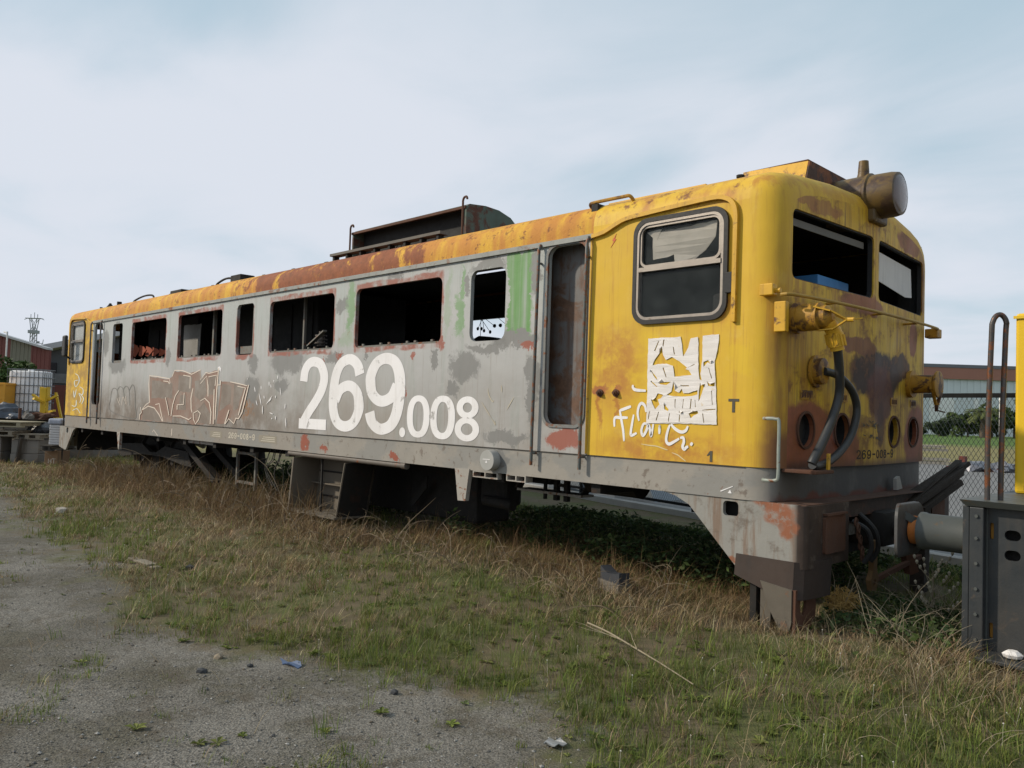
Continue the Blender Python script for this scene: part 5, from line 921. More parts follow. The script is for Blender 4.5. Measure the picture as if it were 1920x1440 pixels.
def tree(name, label, cat, loc, R, h0, n, leaf, seed, mat, group=None):
    t = thing(name, label, cat, loc, random.uniform(0,6), group)
    c = obj('crown', crown_mesh('crown', R, n, leaf, seed, mat=mat), None, t); c.location = (0,0,h0)
    tk = MB().tube([(0,0,-.1),(.03*h0,0,h0*.5),(0,.02*h0,h0)], [.08*h0,.055*h0,.03*h0], 8)
    for i in range(5):
        a = i*1.3; tk.tube([(0,0,h0*.5),(R[0]*.3*math.cos(a),R[1]*.3*math.sin(a),h0+R[2]*.1*i/2)], [.04*h0,.01*h0], 6)
    obj('trunk', tk, BARK, t); return t
def PX(px, d): return (px-960)/1520*d
def ZZ(px, py, d): return 1.6+(727+.032*(px+542)-py)/1520*d
# right: long warehouse, hedge, palm
def wall_box(name, a0, a1, d, dep, z0, z1, mat, parent, org): 
    return obj(name, MB().box((a0-org[0], d-org[1], z0), (a1-org[0], d-org[1]+dep, z1)), mat, parent)
D = 170.0; wa, wb = PX(1500, D), PX(2250, D)
w = thing('warehouse', 'long pale warehouse with a brown-red roof band beyond the field on the right', 'building', yard((wa+wb)/2, D), RY)
o0 = ((wa+wb)/2, D); zt = ZZ(1800, 684, D); zr = ZZ(1800, 708, D); zc = ZZ(1800, 752, D)
GW = mk('pale_blue_grey_cladding', (.58,.62,.64), .6, .06, .3)
wall_box('wall', wa, wb, D, 40, 0, zr-.4, GW, w, o0)
for i in range(int((wb-wa)/1.4)): obj('cladding_rib', MB().box((wa+1.4*i-o0[0],-.12,zc),(wa+1.4*i+.5-o0[0],-.002,zr-.4)), GW, w)
wall_box('roof_band', wa-.5, wb+.5, D-.6, 41, zr-.395, zt-.7, mk('brown_red_fascia', (.33,.15,.11), .6, .12, .2), w, o0); wall_box('roof_edge', wa-.6, wb+.6, D-.7, 41.2, zt-.69, zt, mk('dark_grey_roof_edge', (.15,.15,.17), .6, .1, .3), w, o0)
for a, b in ((1742,1788), (1826,1834), (1905,1960)): wall_box('pale_door', PX(a,D), PX(b,D), D-.15, .145, 0, zc+.6, mk('white_cladding', (.74,.74,.72), .5, .03, .3), w, o0)
for i, (px, wd_, py, mat, lab) in enumerate(((1762,40,783,LEAFD,'low dark bush before the white part of the warehouse'),(1815,44,768,LEAF,'rounded hedge tree left of the palm'),(1860,50,762,LEAF,'dark green tree right under the palm fronds'),(1903,46,752,LEAF,'tall hedge tree at the right edge of the field'),(1955,60,740,LEAF,'hedge tree hidden behind the yellow machine cab'),(1690,60,780,LEAFD,'dark bush behind the front of the locomotive'))):
    d = 140+i*2; zt_ = ZZ(px, py, d); R = (wd_/1520*d*.62, 2.5, zt_*.46); tree('hedge_tree', lab, 'tree', yard(PX(px,d), d), R, zt_*.52, 1500, .42, 20+i, mat, 'hedge trees beyond the field')
d = 138.; pl = thing('palm_tree', 'palm tree with drooping fronds in front of the warehouse', 'palm', yard(PX(1842,d), d), 0)
pt = MB().tube([(0,0,0),(.1,0,2.5),(0,0,4.2)], [.5,.42,.45], 10); obj('trunk', pt, BARK, pl)
PALM = leafmat('palm_fronds', (.085,.10,.03)); rnd = random.Random(3)
for i in range(34):
    a = rnd.uniform(0, 6.28); e = rnd.uniform(-.5, 1.3); L = rnd.uniform(2.2, 3.2); pts = []
    for t in range(6):
        s = t/5; pts.append(Vector((math.cos(a)*L*s*math.cos(e*(1-s*.6)), math.sin(a)*L*s*math.cos(e*(1-s*.6)), 4.3+L*.7*s*math.sin(e)-1.4*s*s)))
    mb = MB()
    for t in range(5):
        p, q = pts[t], pts[t+1]; sd = (q-p).cross(Vector((0,0,1))).normalized()
        for k_ in range(3):
            m0 = p.lerp(q, k_/3)
            for sg in (-1, 1): mb.add([m0, m0+(q-p)*.3, m0+sd*sg*.55+(q-p)*.5+Vector((0,0,-.25))], [(0,1,2)])
    obj('frond', mb, PALM, pl)
# rubbish in the paved yard
d = 29.; FO = mk('crumpled_silver_sheet', (.22,.22,.24), .35, .5, 3, metal=.5, bump=1.0)
sc_ = thing('scrap_heap', 'heap of crumpled silver sheeting on the asphalt behind the fence', 'scrap', yard(PX(1878,d), d, .06), RY)
for i in range(9):
    r = np.random.default_rng(i); bm = bmesh.new(); bmesh.ops.create_icosphere(bm, subdivisions=2, radius=1)
    for v in bm.verts: v.co = Vector((v.co.x*.45, v.co.y*.35, max(0, v.co.z*.28)))+Vector(r.normal(0,.07,3))
    me = bpy.data.meshes.new('sheet_lump'); bm.to_mesh(me); bm.free(); me.materials.append(FO); o = obj('sheet_lump', me, None, sc_); o.location = (-1.0+.3*i, .2*(i % 3), .05)
tag(obj('rusty_frame', MB().box((-.9,-.3,0),(.9,.3,.12)).box((-.5,-.2,.12),(-.3,.1,.5)), mk('red_brown_frame', (.12,.03,.02), .7, .3)), 'low red-brown steel frame left of the silver scrap heap', 'scrap').location = yard(PX(1830,d+.5), d+.5, .06)
d = 34.; pk = thing('plank_stack', 'stack of pale planks on the yard behind the fence', 'planks', yard(PX(1740,d), d, .06), RY)
PLK = mk('pale_sawn_timber', (.50,.42,.32), .8, .3, 2, streak=.3)
for l in range(4):
    for j in range(2): obj('plank', MB().box((-1.0+.05*l,-.3+.32*j,.14*l+.25*(l > 1)),(.9-.1*l,-.02+.32*j,.14*l+.10+.25*(l > 1))), PLK, pk)
for i, (px, d, h) in enumerate(((1875,45,3.2),)): tag(obj('marker_pole', MB().cyl((0,0,0),(0,0,h),.05,8).cyl((0,0,h),(0,0,h+.15),.08,8,.03), mk('white_pole', (.6,.6,.58), .5)), 'thin white pole standing in the dry field', 'pole').location = yard(PX(px,d), d)
# ------------------------------------------------------------------ left yard
d = 60.; a0, a1 = PX(-160,d), PX(88,d); og = (a0, d)
rd = thing('warehouse', 'red and grey gabled warehouse at the far left edge', 'building', yard(a0, d), RY)
RED = mk('dark_red_cladding', (.15,.05,.043), .6, .12, .6, streak=.25); GRY = mk('olive_grey_cladding', (.17,.165,.13), .7, .12, .6, streak=.25)
zl, zr_ = ZZ(-160,580,d), ZZ(88,656,d)
def rz_(a): return zl+(zr_-zl)*(a-a0)/(a1-a0)
for i, (p0, p1, m_) in enumerate(((-160,-5,RED),(-5,15,RED),(15,54,GRY),(54,88,RED))):
    b0, b1 = PX(p0,d), PX(p1,d); pn = obj('wall_panel', MB().plate([(b0-a0,0),(b1-a0,0),(b1-a0,rz_(b1)),(b0-a0,rz_(b0))], [], 0, .3), m_, rd)
    for j in range(int((b1-b0)/.3)): x = b0-a0+.3*j+.05; obj('cladding_rib', MB().plate([(x,0),(x+.08,0),(x+.08,rz_(x+.08+a0)-.05),(x,rz_(x+a0)-.05)], [], -.03, -.001), m_, pn)
obj('roof', MB().add([(0-.3,-.35,zl),(a1-a0+.05,-.35,zr_),(a1-a0+.05,.4,zr_),(-.3,.4,zl),(0-.3,-.35,zl+.15),(a1-a0+.05,-.35,zr_+.15),(a1-a0+.05,.4,zr_+.15),(-.3,.4,zl+.15)], [(0,3,2,1),(4,5,6,7),(0,1,5,4),(1,2,6,5),(2,3,7,6),(3,0,4,7)]), mk('pale_roof_sheet', (.40,.41,.42), .5, .1, .5), rd)
d = 66.; b0, b1 = PX(60,d), PX(420,d); sh = thing('shed', 'dark grey shed with a red plinth left of the far end of the locomotive', 'building', yard(b0, d), RY)
z0_, z1_ = ZZ(60,664,d), ZZ(420,590,d); zs = lambda x: z0_+(z1_-z0_)*x/(b1-b0)
SG = mk('dark_blue_grey_cladding', (.075,.082,.088), .7, .15, .6, streak=.3)
obj('wall', MB().plate([(0,0),(b1-b0,0),(b1-b0,z1_),(0,z0_)], [], 0, .3), SG, sh)
obj('plinth', MB().box((0,-.1,0),(b1-b0,-.002,ZZ(110,722,d))), RED, sh)
obj('window_band', MB().box((.4,-.06,ZZ(100,718,d)),(b1-b0,-.002,ZZ(100,700,d))), mk('grey_panel_band', (.16,.17,.18), .5), sh)
obj('dark_door', MB().box((1.0,-.08,ZZ(105,700,d)+.02),(1.9,-.002,ZZ(105,680,d))), mk('dark_window', (.03,.03,.035), .4), sh)
obj('roof', MB().add([(-.9,-.6,z0_-.1),(b1-b0,-.6,z1_-.1),(b1-b0,3,z1_-.1),(-.9,3,z0_-.1),(-.9,-.6,z0_+.35),(b1-b0,-.6,z1_+.35),(b1-b0,3,z1_+.36),(-.9,3,z0_+.36)], [(0,3,2,1),(4,5,6,7),(0,1,5,4),(1,2,6,5),(2,3,7,6),(3,0,4,7)]), _mc['pale_roof_sheet'], sh)
tree('bushy_tree', 'bushy green tree in front of the red and grey warehouse', 'tree', yard(PX(2,40), 40), (1.25,1.1,1.0), 2.35, 2600, .13, 55, leafmat('bright_bush_leaves', (.05,.085,.022)))
tree('bushy_tree', 'low green bush right of the bushy tree before the warehouse', 'tree', yard(PX(36,39), 39), (.6,.6,.45), 2.15, 900, .12, 56, _mc.get('x') or bpy.data.materials['bright_bush_leaves'])
tag(obj('lamp_post', MB().tube(cr([(0,0,0),(0,0,3.5),(0,0,5.6),(-.1,0,5.75),(-.8,0,5.85)], 4), .05, 8), mk('pale_lamp_post', (.55,.55,.55), .5), smooth=True), 'slim pale lamp post against the red warehouse', 'lamp post').location = yard(PX(7.5,52), 52)
# lattice mast
d = 90.; ms = thing('lattice_mast', 'lattice telecom mast with crossarms behind the warehouse', 'mast', yard(PX(57,d), d), RY)
STL = mk('galvanised_mast_steel', (.30,.31,.32), .6, .15, 2); zt_ = ZZ(57,585,d); hw = .22
mb = MB(); zb = zt_-.7
for sx in (-1,1):
    for sy in (-1,1): mb.bar((sx*.34,sy*.34,0),(sx*hw,sy*hw,zb-1.2),.07)
k = 0; z = 0.
while z < zb-1.6:
    w0 = .34-(.12)*z/zb
    for sy in (-1,1): mb.bar((-w0,sy*w0,z),(w0,sy*w0,z+.55),.035); mb.bar((w0,sy*w0,z+.55),(-w0,sy*w0,z+.55),.035)
    for sx in (-1,1): mb.bar((sx*w0,-w0,z),(sx*w0,w0,z+.55),.035)
    z += .55
obj('lattice', mb, STL, ms)
mb = MB()
for sx in (-1,1):
    for sy in (-1,1): mb.bar((sx*.2,sy*.2,zb-1.3),(sx*.42,sy*.2,zb),.06); mb.bar((sx*.2,sy*.2,zb-1.3),(-sx*.1,sy*.2,zb-.5),.04); mb.bar((-sx*.1,sy*.2,zb-.5),(-sx*.42,sy*.2,zb),.04)
obj('head_frame', mb, STL, ms); obj('crossarm', MB().box((-.85,-.3,zb),(.85,.3,zb+.06)).bar((-.85,0,zb),(-1.1,0,zb-.12),.05).bar((.85,0,zb),(1.1,0,zb-.12),.05), STL, ms)
obj('platform', MB().box((-.42,-.42,zb-1.65),(.42,.42,zb-1.3)), STL, ms)
for x, h in ((-.4,.5),(0,.7),(.35,.5)): obj('antenna_rod', MB().bar((x,0,zb),(x,0,zb+h),.05), STL, ms)
obj('side_arm', MB().bar((.2,0,zb-2.7),(1.1,0,zb-2.75),.07).bar((.25,0,zb-3.7),(1.05,0,zb-2.75),.04).box((.45,-.12,zb-2.68),(.65,.12,zb-2.5)).bar((1.05,0,zb-2.8),(1.12,0,zb-2.3),.05), STL, ms)
# raised deck of concrete blocks with odds and ends
CON = mk('stained_concrete', (.20,.185,.165), .85, .25, 3, dirt=.5); TIM = mk('grey_weathered_timber', (.20,.175,.135), .85, .35, 3); DKT = mk('dark_wet_timber', (.05,.042,.034), .85, .4, 4)
d = 20.6; og = PX(60,d); gzl = .02
dk = thing('loading_deck', 'low deck of concrete blocks and dark boards left of the locomotive', 'platform', yard(og, d, 0), RY)
for r in range(2):
    for j in range(7): obj('concrete_block', MB().bbox((-2.6+.62*j+.2*(r % 2),-.2,.02+.5*r),(-2.0+.62*j+.2*(r % 2),1.8,.51+.5*r),.02), CON, dk)
for j in range(7): obj('deck_board', MB().bbox((-2.7,-.3+.32*j,1.03),(2.0,-.01+.32*j,1.09),.01), DKT, dk)
# IBC tank
d = 21.4; ib = thing('tank_container', 'white plastic tank in a wire cage on the loading deck', 'tank', yard(PX(57,d), d, 1.09), RY)
IBW = mk('cloudy_white_plastic', (.74,.74,.75), .5, .08, 2); CG = mk('grey_cage_tube', (.16,.165,.17), .45, .1, 4, metal=.4)
ib.scale = (.84,.6,1.0); obj('tank', MB().bbox((-.53,-.42,.13),(.53,.42,1.22),.07), IBW, ib, True); obj('tank_lid', MB().cyl((0,0,1.2),(0,0,1.26),.1,14), IBW, ib)
cgm = MB()
for x in [-.55+.1375*i for i in range(9)]:
    for y in (-.45,.45): cgm.bar((x,y,.12),(x,y,1.26),.016)
for y in [-.45+.15*i for i in range(7)]:
    for x in (-.55,.55): cgm.bar((x,y,.12),(x,y,1.26),.016)
for z in (.16,.40,.62,.84,1.05,1.26):
    for y in (-.46,.46): cgm.bar((-.56,y,z),(.56,y,z),.018)
    for x in (-.56,.56): cgm.bar((x,-.46,z),(x,.46,z),.018)
obj('wire_cage', cgm, CG, ib); obj('tank_pallet', MB().box((-.56,-.46,0),(.56,.46,.03)).box((-.56,-.46,.03),(-.4,.46,.12)).box((.4,-.46,.03),(.56,.46,.12)), DKT, ib)
obj('label_plate', MB().box((-.50,-.472,.5),(-.36,-.47,.9)), mk('blue_white_label', (.45,.55,.62), .6, .3, 9), ib)
YC2 = mk('bright_yellow_steel', (.58,.38,.02), .5, .2, 4)
d = 20.2; ys = thing('yellow_stand', 'yellow steel pedestal with spread arms in front of the white tank', 'stand', yard(PX(84,d), d, 1.09), RY)
obj('column', MB().bbox((-.07,-.07,.1),(.07,.07,.78),.01).box((-.10,-.06,.45),(-.075,.06,.8)).box((.075,-.06,.45),(.10,.06,.8)), YC2, ys)
obj('foot', MB().cyl((0,0,0),(0,0,.1),.22,14,.1), YC2, ys)
for a, b in (((-.30,0,.60),(-.06,0,.44)), ((.32,0,.60),(.06,0,.46)), ((.32,-.1,.22),(.06,0,.16)), ((-.1,-.3,.5),(0,-.06,.42))): obj('arm', MB().bar(a, b, .07, .05), YC2, ys)
d = 20.5; tag(obj('yellow_bar', MB().bar((-.14,0,.66),(.04,0,-.02),.05), YC2), 'yellow bar leaning right of the yellow pedestal', 'bar').location = yard(PX(115,d), d, 1.10)
tag(obj('yellow_bar', MB().bar((-.28,0,.03),(.3,0,.02),.05), YC2), 'yellow bar lying flat at the foot of the yellow pedestal', 'bar').location = yard(PX(109,20.0), 20.0, 1.09)
for nm in ('yellow_bar', 'yellow_bar.001'): bpy.data.objects[nm].rotation_euler = (0,0,RY)
d = 21.; bn = thing('orange_bin', 'orange-yellow steel bin at the left edge beside the white tank', 'bin', yard(PX(8,d), d, 1.09), RY)
OB = mk('orange_yellow_paint', (.62,.30,.03), .5, .15, 3); obj('panel', MB().bbox((-.25,-.3,.35),(.2,.3,.88),.01).box((-.22,-.31,.45),(.17,-.301,.8)), OB, bn); obj('frame', MB().box((-.27,-.32,.82),(.22,.32,.86)).box((.16,-.32,0),(.21,-.27,.82)).box((-.27,-.32,0),(-.22,-.27,.82)).box((-.03,-.32,0),(.0,-.27,.4)), OB, bn)
def lump(name, label, cat, loc, R, mat, seed, amp=.12, sub=3):
    r = np.random.default_rng(seed); bm = bmesh.new(); bmesh.ops.create_icosphere(bm, subdivisions=sub, radius=1); ph = r.uniform(0,6,6)
    for v in bm.verts:
        c = v.co; f = 1+amp*(math.sin(4*c.x+ph[0])+math.sin(5*c.y+ph[1])+math.sin(6*c.z+3*c.x+ph[2])+.6*math.sin(11*c.x-9*c.y+ph[3]))
        v.co = Vector((c.x*R[0]*f, c.y*R[1]*f, max(-.02, c.z)*R[2]*f))
    me = bpy.data.meshes.new(name); bm.to_mesh(me); bm.free(); me.materials.append(mat); o = obj(name, me, None); o.location = loc; o.rotation_euler = (0,0,RY); return tag(o, label, cat)
TARP = mk('blue_grey_tarpaulin', (.045,.055,.075), .4, .35, 5, bump=.6, spec=.5); TARPK = mk('black_plastic_wrap', (.025,.026,.03), .3, .5, 7, bump=.8, spec=.5)
lump('tarpaulin', 'blue-grey tarpaulin heap on the deck at the left edge', 'tarpaulin', yard(PX(12,20.2), 20.2, 1.09), (.42,.3,.36), TARP, 1); lump('tarpaulin', 'folded dark blue tarpaulin right of the grey tarpaulin heap', 'tarpaulin', yard(PX(28,19.7), 19.9, 1.09), (.3,.22,.12), TARP, 2)
lump('wrapped_bundle', 'long black plastic-wrapped bundle on the pallets', 'bundle', yard(PX(80,19.0), 19.2, .80), (.42,.25,.24), TARPK, 3, .08)
lump('scrap_lump', 'dark rusty scrap lump at the foot of the yellow pedestal', 'scrap', yard(PX(74,19.9), 19.95, 1.09), (.3,.15,.16), RUSTY, 5, .2); lump('scrap_lump', 'small pale scrap lump beside the tarpaulins', 'scrap', yard(PX(50,19.6), 19.7, 1.09), (.12,.1,.14), CON, 6, .2)
tag(obj('steel_stub', MB().cyl((0,0,0),(0,0,.26),.035,10), RUSTY, smooth=True), 'short rusty pipe stub standing before the white tank', 'pipe').location = yard(PX(44,19.8), 19.7, 1.09)
# pallets on block legs in front
d = 18.8
def pallet(loc, w, mat, lab, n=5, rz=RY):
    p = thing('pallet', lab, 'pallet', loc, rz)
    for j in range(n): obj('slat', MB().bbox((-w/2,-.5+j*1.0/n,.10),(w/2,-.5+j*1.0/n+.8/n,.125),.004), mat, p)
    for x in (-w/2+.05,-.04,w/2-.13): obj('bearer', MB().box((x,-.5,.03),(x+.09,.5,.098)), mat, p)
    for y in (-.5,.38): obj('skid', MB().box((-w/2,y,.0),(w/2,y+.12,.028)), mat, p)
    return p
PALE = mk('mossy_pale_timber', (.30,.27,.185), .85, .3, 3, dirt=.4)
pallet(yard(PX(22,d), d, .93), 1.15, PALE, 'pale mossy pallet on top at the left edge'); pallet(yard(PX(14,d), d, .72), 1.0, TIM, 'grey pallet under the pale mossy pallet'); pallet(yard(PX(78,d+.1), d+.1, .66), .66, TIM, 'grey pallet under the black wrapped bundle', 4)
for i, (px, w_, h, lab) in enumerate(((-4,.22,.70,'concrete block under the left edge of the pallets'),(20,.12,.70,'slim concrete post under the grey pallet'),(57,.36,.64,'square concrete block in the middle under the pallets'),(82,.30,.64,'dark concrete block beside the carton stack'))):
    b_ = obj('concrete_block', MB().bbox((-w_/2,-.35,0),(w_/2,.35,h*.5-.004),.015).bbox((-w_/2+.01,-.34,h*.5),(w_/2-.01,.34,h),.015), CON); b_.location = yard(PX(px,d), d, .015); b_.rotation_euler = (0,0,RY); tag(b_, lab, 'block', 'concrete blocks under the pallets')
tag(obj('leaning_board', MB().bar((0,0,0),(.12,.05,.68),.06,.12), DKT), 'dark board leaning left of the middle concrete block', 'board').location = yard(PX(37,d-.4), d-.4, .02)
lump('dark_rubbish', 'dark rubbish bag under the pallets', 'bag', yard(PX(26,d), d+.1, .02), (.25,.2,.3), TARPK, 9)
d = 18.3; PXO = 4; bs = thing('sheet_bundle', 'stack of white wrapped sheets on a small pallet by the far end of the locomotive', 'bundle', yard(PX(115,d), d, .58), RY)
WS = mk('white_wrapped_sheets', (.52,.51,.51), .5, .12, 6)
for i in range(8): obj('sheet', MB().bbox((-.12+.004*(i % 3),-.2,.055*i),(.12+.004*(i % 2),.2,.055*i+.05),.008), WS, bs)
obj('wrap_top', MB().bbox((-.15,-.22,.445),(.16,.22,.58),.04), mk('clear_blue_wrap', (.30,.33,.40), .25, .4, 6, spec=.6), bs)
pallet(yard(PX(115,d), d, .45), .26, DKT, 'small dark pallet between the white sheets and the brown carton', 3)
ct = thing('carton', 'brown carton marked HT at the bottom of the stack by the locomotive', 'carton', yard(PX(114,d-.02), d-.02, .0), RY)
obj('carton_body', MB().bbox((-.15,-.25,.02),(.14,.25,.44),.008), mk('brown_cardboard', (.24,.145,.08), .85, .2, 4), ct)
def glyph(lines, w, fn, t): 
    m = MB()
    for l in lines: m.ribbon([Vector(l[0]).lerp(Vector(l[1]), s/2) for s in range(3)], t, t, w, fn); w -= .0003
    return m
obj('stamp', glyph((((-.06,.17),(-.06,.27)),((.0,.17),(.0,.27)),((-.06,.22),(.0,.22)),((.02,.27),(.1,.27)),((.06,.17),(.06,.27))), -.252, SIDE, .016), mk('pale_stamp_ink', (.55,.48,.40), .8), ct)
tag(obj('bent_rod', MB().tube(cr([(0,0,0),(0,0,1.0),(.01,0,1.6),(.05,0,1.72)], 4), .015, 6), UNDER), 'thin dark rod standing between the carton stack and the locomotive', 'rod').location = yard(PX(122,18.0), 18.0, .05)
# ------------------------------------------------------------------ grass, weeds, stones
def blade_mesh(name, x, y, z, h, w, az, lean, col, mat, curl=.5):
    n = len(x); dx, dy = np.cos(az), np.sin(az); px, py = -dy, dx
    P = np.zeros((n,5,3)); 
    for i, (t, ww) in enumerate(((0,1.),(0,-1.),(.55,.75),(.55,-.75),(1.,0.))):
        off = lean*h*(t**1.6); hh = h*t*(1-curl*.35*t*np.clip(lean,0,1.2))
        P[:,i,0] = x+dx*off+px*w*.5*ww; P[:,i,1] = y+dy*off+py*w*.5*ww; P[:,i,2] = z+hh-(.01 if t == 0 else 0)
    me = bpy.data.meshes.new(name); me.vertices.add(5*n); me.vertices.foreach_set('co', P.reshape(-1))
    b = np.arange(n)[:,None]*5; T = (b+np.array([[0,1,3]]), b+np.array([[0,3,2]]), b+np.array([[2,3,4]])); F = np.stack(T,1).reshape(-1)
    nf = 3*n; me.loops.add(3*nf); me.loops.foreach_set('vertex_index', F.astype(np.int32)); me.polygons.add(nf)
    me.polygons.foreach_set('loop_start', (np.arange(nf)*3).astype(np.int32)); me.update(calc_edges=True)
    c4 = np.ones((n,5,4)); c4[:,:,:3] = col[:,None,:]; at = me.color_attributes.new('blade_colour', 'FLOAT_COLOR', 'POINT'); at.data.foreach_set('color', c4.reshape(-1))
    me.materials.append(mat); return me
def m_blade():
    n = NT('grass_blades'); a = n.t.nodes.new('ShaderNodeVertexColor'); a.layer_name = 'blade_colour'
    n.fin(a.outputs[0], .75, 0, .2); tr = n.t.nodes.new('ShaderNodeBsdfTranslucent'); mxs = n.t.nodes.new('ShaderNodeMixShader'); mxs.inputs[0].default_value = .25
    n.t.links.new(a.outputs[0], tr.inputs[0]); n.t.links.new(n.b.outputs[0], mxs.inputs[1]); n.t.links.new(tr.outputs[0], mxs.inputs[2]); n.t.links.new(mxs.outputs[0], n.out.inputs[0]); return n.m
MBL = m_blade()
GREEN = np.array([[.115,.145,.030],[.135,.165,.036],[.095,.125,.028],[.155,.17,.048],[.10,.135,.04]])
STRAW = np.array([[.29,.225,.125],[.23,.17,.09],[.36,.29,.175],[.17,.12,.065],[.27,.205,.125],[.15,.105,.06]])
def pick(pal, n): 
    c = pal[rng.integers(0, len(pal), n)]*rng.uniform(.85,1.45,(n,1)); return c*rng.uniform(.93,1.07,(n,3))
def field(n, dmin, dmax, pw=1.5, amin=-.80, amax=.90):
    d = dmin+(dmax-dmin)*rng.random(n)**pw; a = rng.uniform(amin, amax, n)*d
    x = CAM.x+U.x*a+V.x*d; y = CAM.y+U.y*a+V.y*d; return x, y, d
def dryness(x, y):                       # 1 dry straw, 0 green
    band = np.exp(-((y-.05)/.55)**2)*sst(x, -7, -4.5)*.8+np.exp(-((y+.5)/.7)**2)*sst(-x, 3.5, 6)*.45                 # trodden dry band along the body
    mid = np.exp(-((y+1.3)/.6)**2)*sst(-x, 2.2, 4.5)*.4
    return np.clip(.27+band+mid+.42*patchn(x, y, .8, 1.7)+.25*patchn(x, y, 2.6, .3)-.34*sst(x, -2.6, -.8)*(1-sst(y, -.7,-.2)), .06, .97)
def nothing_here(x, y): return ((x > 1.1)&(y > .3)&(y < 2.7)) | (y > 4.4)
# short turf: clumps that share a lean, a height and a colour
def turf(nt, per, dmin, dmax, pw):
    x, y, d = field(nt, dmin, dmax, pw); g = gravel(x, y)
    dens = np.clip(.72+.5*patchn(x, y, 1.5, 4.)+.3*patchn(x, y, 4.1, 1.), .10, 1.)*(1-g)+g*np.clip(1.1*(patchn(x, y, 2.1, 2.2)-.38)+.25*(patchn(x, y, 5.3, .7)-.3), .012, .6)
    under = sst(y, .2, .7)*(1-sst(y, 2.6, 3.2))*sst(x, -17, -16.5)*(1-sst(x, 0., .3)); dens = dens*(1-.6*under)
    bald = np.exp(-(((x+2.4)/2.0)**2+((y-.1)/.45)**2)); dens = dens*(1-.6*bald)
    k = (rng.random(len(x)) < dens)&~nothing_here(x, y); x, y, d, g = x[k], y[k], d[k], g[k]; n = len(x)
    dr = dryness(x, y); tdry = rng.random(n) < dr; hs = rng.lognormal(0,.42,n)*(1+.4*patchn(x, y, 1.1, 3.)); az0 = rng.uniform(0,6.283,n)+.8; ln0 = np.abs(rng.normal(.2,.3,n)); tint = rng.uniform(.72,1.3,(n,1))*rng.uniform(.93,1.07,(n,3)); spread = rng.uniform(.012,.05,n)*np.maximum(1, d/7)
    m = rng.poisson(per, n)+2; idx = np.repeat(np.arange(n), m); N = len(idx)
    X = x[idx]+rng.normal(0,1,N)*spread[idx]; Y = y[idx]+rng.normal(0,1,N)*spread[idx]; D_ = d[idx]
    dry = np.where(rng.random(N) < .8, tdry[idx], rng.random(N) < dr[idx]); col = pick(GREEN, N); cs = pick(STRAW, N); col[dry] = cs[dry]; col *= tint[idx]
    h = rng.gamma(4., .0140, N)*hs[idx]*np.where(g[idx] > .5, .5, 1); h = np.clip(h, .01, .2); tall = (rng.random(N) < .012)&(g[idx] < .3); h[tall] *= 2.0
    w = .0034*np.maximum(1, D_/5.5)*rng.uniform(.6,1.5,N)*np.where(tall, .6, 1)
    return X, Y, h, w, az0[idx]+rng.normal(0,.9,N), ln0[idx]+np.abs(rng.normal(.1,.35,N))+dry*.5, col
X, Y, h, w_, az, ln, col = turf(40000, 12, 3.0, 24, 1.55)
me = blade_mesh('grass', X, Y, gz(X, Y), h, w_, az, ln, col, MBL)
o = bpy.data.objects.new('grass', me); COL.objects.link(o); o['kind'] = 'stuff'; o['label'] = 'short mixed green and straw-coloured grass around the locomotive'; o['category'] = 'grass'
# flat straw litter and broad-leaved rosettes between the clumps
n0 = 60000; x, y, d = field(n0, 3.0, 18, 1.5); g = gravel(x, y); k = (rng.random(n0) < (.75*dryness(x, y)+.1)*(1-.93*g))&~nothing_here(x, y); x, y, d = x[k], y[k], d[k]; n = len(x)
me = blade_mesh('straw_litter', x, y, gz(x, y)+rng.uniform(.0,.03,n), rng.uniform(.02,.07,n), .0028*np.maximum(1, d/5.5), rng.uniform(0,6.283,n), rng.uniform(1.6,3.2,n), pick(STRAW*1.1, n), MBL)
o = bpy.data.objects.new('straw_litter', me); COL.objects.link(o); o['kind'] = 'stuff'; o['label'] = 'flattened straw litter on the soil between the grass clumps'; o['category'] = 'straw'
def rosettes():
    x, y, d = field(2600, 3.0, 13, 1.4); g = gravel(x, y); k = (rng.random(len(x)) < (.75-.68*g))&~nothing_here(x, y)&(y < .4); x, y, d = x[k], y[k], d[k]; n = len(x); vs = []; fs = []; cc = []
    for i in range(n):
        r = rng.uniform(.02,.06); c = GREEN[rng.integers(0,5)]*rng.uniform(.7,1.25); a0 = rng.uniform(0,6.28); z = float(gz(x[i], y[i])); m = rng.integers(5,9)
        for j in range(m):
            a = a0+6.283*j/m+rng.normal(0,.2); L = r*rng.uniform(.6,1.2); e = rng.uniform(.15,.7); ca, sa = math.cos(a), math.sin(a); b = len(vs); w = L*.28
            vs += [(x[i],y[i],z+.004),(x[i]+ca*L*.55-sa*w,y[i]+sa*L*.55+ca*w,z+L*.55*e+.006),(x[i]+ca*L,y[i]+sa*L,z+L*e*.7),(x[i]+ca*L*.55+sa*w,y[i]+sa*L*.55-ca*w,z+L*.55*e+.006)]; fs.append((b,b+1,b+2,b+3)); cc += [(*c,1)]*4
    me = bpy.data.meshes.new('leaf_rosettes'); me.from_pydata(vs, [], fs); at = me.color_attributes.new('blade_colour','FLOAT_COLOR','POINT'); at.data.foreach_set('color', np.array(cc).reshape(-1)); me.materials.append(MBL)
    o = bpy.data.objects.new('leaf_rosettes', me); COL.objects.link(o); o['kind'] = 'stuff'; o['label'] = 'small broad-leaved weeds scattered through the grass'; o['category'] = 'weeds'
rosettes()
